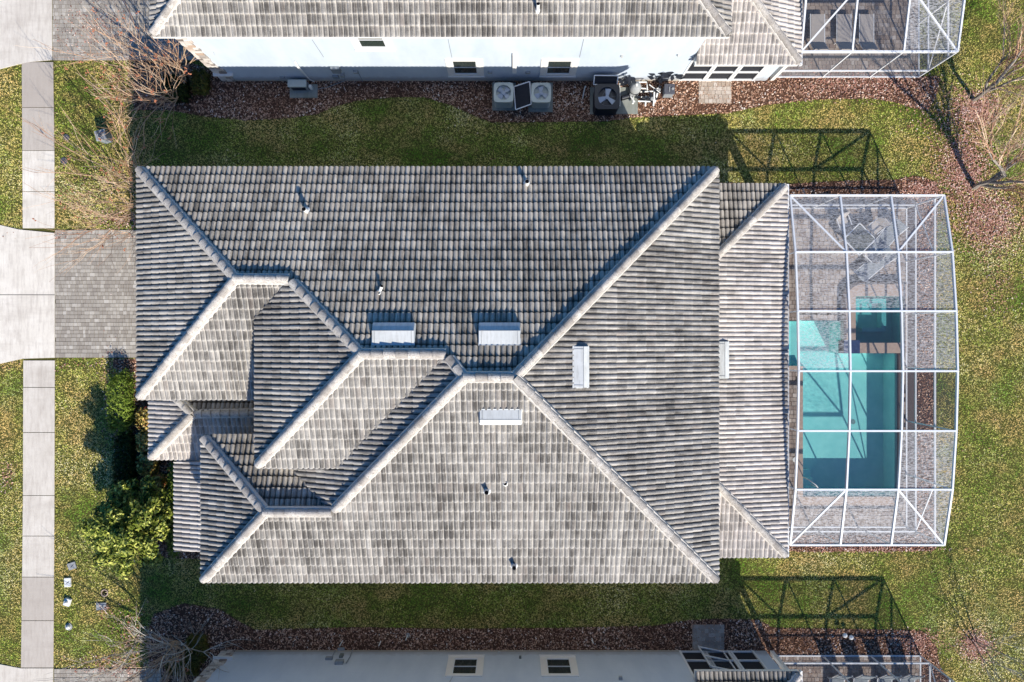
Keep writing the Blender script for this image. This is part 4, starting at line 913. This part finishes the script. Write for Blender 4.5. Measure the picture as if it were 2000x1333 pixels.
lounger('grey lounger near the upper east corner of the pool deck', 1722, 470, R(140), M['greyplastic'], None)
lounger('grey lounger turned diagonally above the raised spa', 1700, 520, R(130), M['greyplastic'], None)
# ================================================================== planting beds and lawn cover
BEDS = {
 'n': [(262,120),(330,108),(420,140),(450,157),(1240,157),(1340,153),(1835,150),(1828,190),(1812,216),(1790,214),(1745,200),(1700,193),(1600,195),(1500,205),(1420,222),(1240,230),(1180,238),(960,240),(930,228),(880,206),(830,191),(780,190),(700,197),(650,210),(620,224),(560,232),(480,236),(400,228),(330,216),(262,216)],
 's': [(292,1306),(288,1240),(300,1200),(360,1178),(430,1190),(470,1215),(500,1230),(560,1228),(700,1225),(900,1228),(1100,1226),(1280,1222),(1340,1212),(1400,1208),(1480,1210),(1510,1226),(1760,1230),(1800,1232),(1828,1262),(1835,1300),(1862,1345),(1900,1500),(1300,1500),(1000,1275),(440,1275),(380,1345),(316,1345),(316,1306)],
 'ne': [(1330,352),(1420,358),(1540,360),(1640,354),(1745,352),(1790,344),(1826,356),(1834,380),(1830,408),(1826,700),(1828,1030),(1836,1060),(1820,1076),(1560,1078),(1500,1072),(1500,1045),(1789,1045),(1789,392),(1330,392)],
 'f': [(222,702),(262,702),(430,702),(430,900),(420,1092),(330,1090),(270,1082),(232,1000),(226,960),(222,800)],
}
for k, b in BEDS.items():
    m_ = MB(); m_.prism([[G2(*p) for p in b]], 0, {'n':.012,'s':.012,'ne':.013,'f':.014}[k]); struct(m_.build('mulch_bed', M['mulchbase']))
rng = np.random.default_rng(3)
def scatter(name, x, y, z, tone, mat, sx_, sy_, lift, tri=False, lean=None):
    """thousands of small faces as one mesh; x,y photo pixels on the ground"""
    n = len(x); X = (x-1000)/K; Y = -(y-666.5)/K
    a = rng.uniform(0, 2*np.pi, n); ux, uy = np.cos(a), np.sin(a); vx, vy = -uy, ux
    w = sx_*rng.uniform(.6, 1.4, n); l = sy_*rng.uniform(.6, 1.4, n)
    if tri:
        tx = rng.normal(0, lean, n); ty = rng.normal(0, lean, n); hh = l
        V = np.stack([np.stack([X-ux*w/2, Y-uy*w/2, np.full(n, z)], 1), np.stack([X+ux*w/2, Y+uy*w/2, np.full(n, z)], 1), np.stack([X+tx, Y+ty, z+hh], 1)], 1); m = 3
    else:
        t1 = rng.uniform(-lift, lift, n); t2 = rng.uniform(-lift, lift, n); zz = z+lift*.9+rng.uniform(0, lift, n)
        V = np.stack([np.stack([X+s1*ux*w/2+s2*vx*l/2, Y+s1*uy*w/2+s2*vy*l/2, zz+s1*t1+s2*t2], 1) for s1, s2 in ((-1,-1),(1,-1),(1,1),(-1,1))], 1); m = 4
    me = bpy.data.meshes.new(name); me.vertices.add(n*m); me.vertices.foreach_set('co', V.reshape(-1).astype(np.float32))
    me.loops.add(n*m); me.loops.foreach_set('vertex_index', np.arange(n*m, dtype=np.int32)); me.polygons.add(n)
    me.polygons.foreach_set('loop_start', np.arange(0, n*m, m, dtype=np.int32))
    me.update(calc_edges=True); at = me.attributes.new('tone', 'FLOAT', 'FACE'); at.data.foreach_set('value', tone.astype(np.float32))
    me.materials.append(mat); o = bpy.data.objects.new(name, me); COL.objects.link(o); o['kind'] = 'stuff'; return o
NOLAWN = [list(v) for v in BEDS.values()]+aprons+[[(40,-300),(104,-300),(108,300),(109,700),(107,1000),(105,1340),(104,1600),(40,1600),(46,1000),(46,666),(43,0)],
  [(108,449),(445,449),(445,700),(108,700)], [(104,-300),(470,-300),(470,120),(104,120)], [(105,1305),(318,1305),(318,1600),(105,1600)],
  [(425,408),(608,408),(608,1032),(425,1032)], [(440,-300),(1330,-300),(1330,160),(440,160)], [(608,408),(1312,408),(1312,1032),(608,1032)],
  [(1312,390),(1790,390),(1790,1046),(1312,1046)], [(420,700),(610,700),(610,1032),(420,1032)], [(520,700),(1312,700),(1312,1036),(520,1036)], [(440,1272),(1800,1272),(1800,1700),(440,1700)], [(1500,-300),(1794,-300),(1794,152),(1500,152)]]
n = 1050000; x = rng.uniform(-60, 2070, n); y = rng.uniform(-60, 1400, n); keep = np.ones(n, bool)
for pg in NOLAWN: keep &= ~inpoly(x, y, pg)
x, y = x[keep], y[keep]
def fbm(x, y, s, seed):
    r = np.random.default_rng(seed); v = 0
    for k in range(5):
        a, b, p = r.uniform(0, 6.28), r.uniform(.7, 1.4), r.uniform(0, 6.28); v = v+np.sin((x*np.cos(a)+y*np.sin(a))*b/s+p+1.7*np.sin((x*np.sin(a)-y*np.cos(a))*b/s*.6+p*2))
    return v/5
x = x+rng.normal(0, 1.3, len(x)); y = y+rng.normal(0, 1.3, len(y))
dead = fbm(x, y, 60, 5)*.30+fbm(x, y, 22, 9)*.20
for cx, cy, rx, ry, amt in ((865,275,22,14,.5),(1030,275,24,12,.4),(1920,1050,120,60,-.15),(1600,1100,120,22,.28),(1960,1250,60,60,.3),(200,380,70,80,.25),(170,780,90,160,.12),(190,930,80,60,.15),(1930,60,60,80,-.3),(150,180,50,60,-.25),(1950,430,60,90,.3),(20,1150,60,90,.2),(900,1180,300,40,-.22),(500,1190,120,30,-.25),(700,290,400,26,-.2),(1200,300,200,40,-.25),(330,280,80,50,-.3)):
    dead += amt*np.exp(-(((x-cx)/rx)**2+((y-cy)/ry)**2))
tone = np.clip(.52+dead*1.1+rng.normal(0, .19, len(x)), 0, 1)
scatter('grass', x, y, 0, tone, M['grass'], .036, .028, 0, True, .046)
n = 330000; x = rng.uniform(200, 1920, n); y = rng.uniform(-20, 1360, n); keep = np.zeros(n, bool)
for b in BEDS.values(): keep |= inpoly(x, y, b)
x, y = x[keep], y[keep]
edge = fbm(x, y, 25, 2)
scatter('mulch', x, y, .012, np.clip(.5+edge*.2+rng.normal(0, .24, len(x)), 0, 1), M['chips'], .030, .075, .018)
xs_, ys_ = [], []
for cx, cy, rx, ry, nn in ((1905,215,45,35,2200),(1880,330,50,75,4200),(1930,430,60,55,3200),(1830,235,60,50,500),(1950,560,50,60,300),(1905,1262,30,26,1100),(1690,165,130,26,1500),(1790,1255,45,25,700),(240,430,50,16,500),(190,350,70,60,250),(255,160,60,50,300),(180,60,60,45,350),(260,1240,40,50,500),(230,1300,80,20,500),(15,930,16,30,150),(228,770,14,60,260),(1800,370,40,16,600),(1700,1072,120,6,500),(205,1190,10,8,60),(150,460,120,8,100),(950,290,400,60,60),(1930,850,90,300,60),(215,780,12,90,220),(110,715,120,8,120)):
    xs_.append(rng.normal(cx, rx*.6, nn)); ys_.append(rng.normal(cy, ry*.6, nn))
x, y = np.concatenate(xs_), np.concatenate(ys_)
ok = (x > 108) | (x < 44)
scatter('fallen_leaves', x[ok], y[ok], .045, np.clip(rng.normal(.5, .3, ok.sum()), 0, 1), M['leaflit'], .032, .055, .012)
# ------------------------------------------------------------------ trees and shrubs
def leafcloud(name, pts, nrm, tone, mat, parent, sz, jit=.5):
    n = len(pts); nrm = nrm+rng.normal(0, jit, (n, 3)); nrm /= np.linalg.norm(nrm, axis=1)[:, None]
    t = np.cross(nrm, rng.normal(0, 1, (n, 3))); t /= np.linalg.norm(t, axis=1)[:, None]; b = np.cross(nrm, t)
    s = sz*rng.uniform(.6, 1.3, n)[:, None]; V = np.stack([pts-t*s, pts-b*s*.42+nrm*s*.1, pts+t*s, pts+b*s*.42+nrm*s*.1], 1)
    org = np.array(root_loc(parent)); me = bpy.data.meshes.new(name); me.vertices.add(n*4); me.vertices.foreach_set('co', (V-org).reshape(-1).astype(np.float32))
    me.loops.add(n*4); me.loops.foreach_set('vertex_index', np.arange(n*4, dtype=np.int32)); me.polygons.add(n); me.polygons.foreach_set('loop_start', np.arange(0, n*4, 4, dtype=np.int32))
    me.update(calc_edges=True); at = me.attributes.new('tone', 'FLOAT', 'FACE'); at.data.foreach_set('value', tone.astype(np.float32)); me.materials.append(mat)
    o = bpy.data.objects.new(name, me); COL.objects.link(o); o.parent = parent; return o
def hedge(label, cat, name, x0, y0, x1, y1, h, mat, n, sz, tn=.55, z0=.1):
    """plan pixel rectangle on the ground; a clipped block of leaves on stems"""
    c0 = P((x0+x1)/2, (y0+y1)/2); t = thing(name, label, cat, c0); a, b = G2(x0, y1), G2(x1, y0); hx, hy = (b[0]-a[0])/2, (b[1]-a[1])/2
    q = rng.uniform(-1, 1, (n, 3)); p8 = (np.abs(q[:,0])**4+np.abs(q[:,1])**4+np.abs(q[:,2])**4)**.25; sh = rng.uniform(.78, 1.04, n); q = q/p8[:, None]*sh[:, None]
    bump = 1+.10*np.sin(q[:,0]*7+q[:,1]*9*hy/hx)+.07*np.sin(q[:,1]*17*hy/hx+3*q[:,2])
    pts = np.stack([c0.x+q[:,0]*hx*bump, c0.y+q[:,1]*hy*bump, z0+h/2+q[:,2]*h/2*bump], 1)
    leafcloud('foliage', pts, q, np.clip(rng.normal(tn, .22, n), 0, 1), mat, t, sz)
    m_ = MB(); k = max(2, int(max(hx, hy)*2/.6)); lx = hx*.8 if hx > hy else 0; ly = hy*.8 if hy >= hx else 0
    m_.bar((c0.x-lx, c0.y-ly, .03), (c0.x+lx, c0.y+ly, .03), .03)
    for i in range(k):
        f = (i+.5)/k*2-1; x, y = c0.x+(f*hx*.8 if hx > hy else 0), c0.y+(f*hy*.8 if hy >= hx else 0)
        for j in range(3): an = random.random()*6.3; m_.tube([(x, y, 0), (x+math.cos(an)*.12, y+math.sin(an)*.12, z0+h*.6)], [.025, .01], 5)
    m_.build('stem', M['barkgrey'], t)
    return t
random.seed(11)
hedge('rounded bright green hedge beside the paver driveway', 'hedge', 'hedge', 229, 728, 270, 840, .95, M['leafhedge'], 9000, .05, .7)
hedge('low dark hedge in the shadow between the green hedge and leafy tree', 'hedge', 'hedge', 236, 845, 272, 955, .7, M['leafdark'], 6500, .06, .5)
for k, (x0, y0, x1, y1) in enumerate(((282,796,312,838),(282,840,312,880),(284,882,316,925),(300,925,330,965))):
    hedge(['yellow croton shrub tucked under the garage roof corner','yellow croton shrub second below the garage roof corner','yellow croton shrub at the lower corner of the porch roof','reddish yellow croton shrub beside the leafy tree'][k], 'shrub', 'croton_shrub', x0, y0, x1, y1, .75, M['leafcroton'], 1700, .085, .6)
hedge('narrow green hedge along the front strip roof', 'hedge', 'hedge', 342, 905, 362, 1078, .8, M['leafhedge'], 7500, .05, .65)
hedge('dark rounded shrub beneath the bare tree at the top left', 'shrub', 'dark_shrub', 335, 158, 378, 205, 1.0, M['leafdark'], 3200, .07, .25)
hedge('olive shrub beside the stone corner of the top house', 'shrub', 'olive_shrub', 385, 145, 415, 190, .7, M['leafdark'], 2200, .06, .8)
hedge('olive ground shrub right of the bare tree at the bottom left', 'shrub', 'olive_shrub', 372, 1235, 410, 1285, .5, M['leafdark'], 2600, .06, .95)
hedge('olive ground shrub at the foot of the lower driveway edge', 'shrub', 'olive_shrub', 332, 1280, 395, 1312, .4, M['leafdark'], 2600, .06, .95)
# black leaved plants by the pool equipment
for px, py, sd, lab in ((1282,152,1,'broad dark leaved plant against the sunny wall by the pool pipes'), (1305,150,2,'broad dark leaved plant right of its twin at the sunny wall'), (1222,158,3,'small dark plant between heater screen and pool filter')):
    p = P(px, py+6); t = thing('leafy_plant', lab, 'plant', p); rr = random.Random(sd)
    m_ = MB(); lf_ = MB()
    for k in range(9):
        a = rr.uniform(0, 6.28); l = rr.uniform(.25, .5); hh = rr.uniform(.5, 1.2); q = Vector((p.x+math.cos(a)*l, p.y-.1+abs(math.sin(a))*-.2+.05, hh)); m_.tube([(p.x, p.y-.05, 0), (p.x+math.cos(a)*l*.4, p.y-.05, hh*.7), q], .012, 5)
        d = Vector((math.cos(a), math.sin(a)*.5, .1)).normalized(); s_ = d.cross(Vector((0,0,1))).normalized()
        lf_.quad([q-d*.12, q+s_*.11+d*.03, q+d*.24, q-s_*.11+d*.03], tone=rr.random()*.6)
    m_.build('stem', M['black'], t); lf_.build('foliage', M['black'], t)
# evergreen tree
ev = thing('evergreen_tree', 'leafy yellow green evergreen tree in front of the house', 'tree', L(-692, 335)); bx_, by_ = -692/K, -335/K
m_ = MB(); tips = []
m_.tube([(bx_, by_, 0), (bx_+.05, by_, .8), (bx_, by_+.05, 2.0), (bx_, by_, 3.9)], [.13, .10, .07, .02], 8)
random.seed(5)
for k in range(36):
    z = .7+k*.088; a = k*2.4; r = (1.85 if z < 2.4 else 1.85*(4.9-z)/2.5)*random.uniform(.75, 1.12); q = Vector((bx_+math.cos(a)*r, by_+math.sin(a)*r, z+.3+random.uniform(-.1,.3))); m_.tube([(bx_, by_, z), (bx_+math.cos(a)*r*.5, by_+math.sin(a)*r*.5, z+.1), q], [.035, .02, .008], 5); tips.append(q)
m_.build('trunk', M['barkgrey'], ev)
pts = []; nr = []; tn = []
for q in tips+[Vector((bx_, by_, 4.1)), Vector((bx_+.2, by_, 3.8))]:
    for s_ in range(4):
        cc = q*(1-.2*s_)+Vector((bx_, by_, q.z-.1))*.2*s_; cc = Vector((bx_+(q.x-bx_)*(1-.24*s_), by_+(q.y-by_)*(1-.24*s_), q.z-.07*s_)); m = 150
        d = rng.normal(0, 1, (m, 3)); d /= np.linalg.norm(d, axis=1)[:, None]; rad = rng.uniform(.5, 1.1, m)[:, None]*np.array([.36, .36, .24]); pts.append(np.array(cc)+d*rad); nr.append(d+np.array([0,0,.8])); tn.append(np.clip(rng.normal(.6, .3, m), 0, 1))
leafcloud('crown', np.concatenate(pts), np.concatenate(nr), np.concatenate(tn), M['leafmag'], ev, .10, .5)
# bare trees
def bare(name, label, base, stems, height, spread, r0, seed, bark, twig, lean=(0,0), fork=.5, lev=4, seeds=0, kids=3, bias=None):
    rr = random.Random(seed); bx, by = base; t = thing(name, label, 'tree', (bx, by, 0)); tr = MB(); cr = MB(); sd = MB(); tp = []
    def grow(p, d, ln, r, lv):
        n = 4; pts = [p]; q = Vector(p); dd = Vector(d)
        for k in range(n):
            dd = (dd+Vector((rr.uniform(-.18,.18), rr.uniform(-.18,.18), rr.uniform(-.06,.12)))).normalized(); q = q+dd*ln/n; pts.append(q.copy())
        rad = [r*(1-.55*k/n) for k in range(n+1)]
        (tr if lv >= lev-1 else cr).tube(pts, rad, 6 if r > .02 else 4, lv == lev, tone=rr.random())
        if lv == 0: tp.append(q); return
        kk = kids if lv > 1 else kids+1
        for j in range(kk):
            f = rr.uniform(.35, 1); at = pts[min(n, int(f*n))] if j else pts[-1]; an = rr.uniform(0, 6.28); tilt = rr.uniform(.3, .75)*(.5 if j == 0 and stems > 1 else 1)
            ax = dd.cross(Vector((math.cos(an), math.sin(an), .3))).normalized(); nd = (dd*math.cos(tilt)+ax*math.sin(tilt)); nd.z = nd.z*.9+.12
            if bias: nd += Vector(bias)*.15
            grow(at, nd.normalized(), ln*rr.uniform(.6, .9)*(1.3 if (lv == lev and stems == 1) else 1), r*(.6 if stems > 1 else (.62 if lv == lev else .48))*rr.uniform(.8, 1.1), lv-1)
    for s_ in range(stems):
        a = 2*math.pi*s_/stems+rr.uniform(-.3, .3); d = Vector((math.cos(a)*spread+lean[0], math.sin(a)*spread+lean[1], 1)).normalized() if stems > 1 else Vector((lean[0], lean[1], 1)).normalized()
        grow(Vector((bx+math.cos(a)*.06, by+math.sin(a)*.06, 0)), d, height*fork, r0, lev)
    tr.build('trunk', bark, t); c_ = cr.build('crown', twig, t)
    if seeds:
        for q in rr.sample(tp, min(seeds, len(tp))):
            for k in range(3): e = q+Vector((rr.uniform(-.07,.07), rr.uniform(-.07,.07), rr.uniform(-.05,.05))); sd.tube([e, e+Vector((0,0,.05))], [.035,.02], 5)
        sd.build('seed_heads', M['seed'], c_)['kind'] = 'stuff'
    return t
def base(px, py): p = P(px, py); return (p.x, p.y)
bare('bare_tree', 'bare reddish tree with many stems at the top left corner bed', base(350,176), 11, 5.3, .64, .042, 21, M['barkpale'], M['barktwig'], (.10,-.02), .44, 3, 60, 3)
bare('bare_tree', 'bare pale tree reaching over the lawn from beside the garage', base(306,395), 12, 5.6, .66, .042, 8, M['barkpale'], M['barktwig'], (-.14,.0), .44, 3, 30, 3)
bare('bare_tree', 'bare grey tree with twisted stems at the bottom left corner', base(356,1262), 11, 5.2, .68, .055, 33, M['barkpale'], M['twiggrey'], (.0,.06), .44, 3, 12, 3)
bare('bare_tree', 'bare grey tree leaning off the right edge beside the top enclosure', base(1898,196), 1, 6.4, .1, .11, 4, M['barkgrey'], M['barktwig'], (-.02,.02), .36, 4, 0, 5)
bare('bare_tree', 'largest bare tree, casting a forked shadow right of the middle enclosure', base(1900,368), 1, 7.0, .1, .13, 15, M['barkgrey'], M['barktwig'], (-.04,.0), .34, 4, 0, 5)
bare('bare_sapling', 'thin bare sapling in a round mulch ring at the lower right', base(1903,1254), 3, 4.2, .18, .03, 6, M['barkgrey'], M['twiggrey'], (0,0), .5, 3, 0, 3)
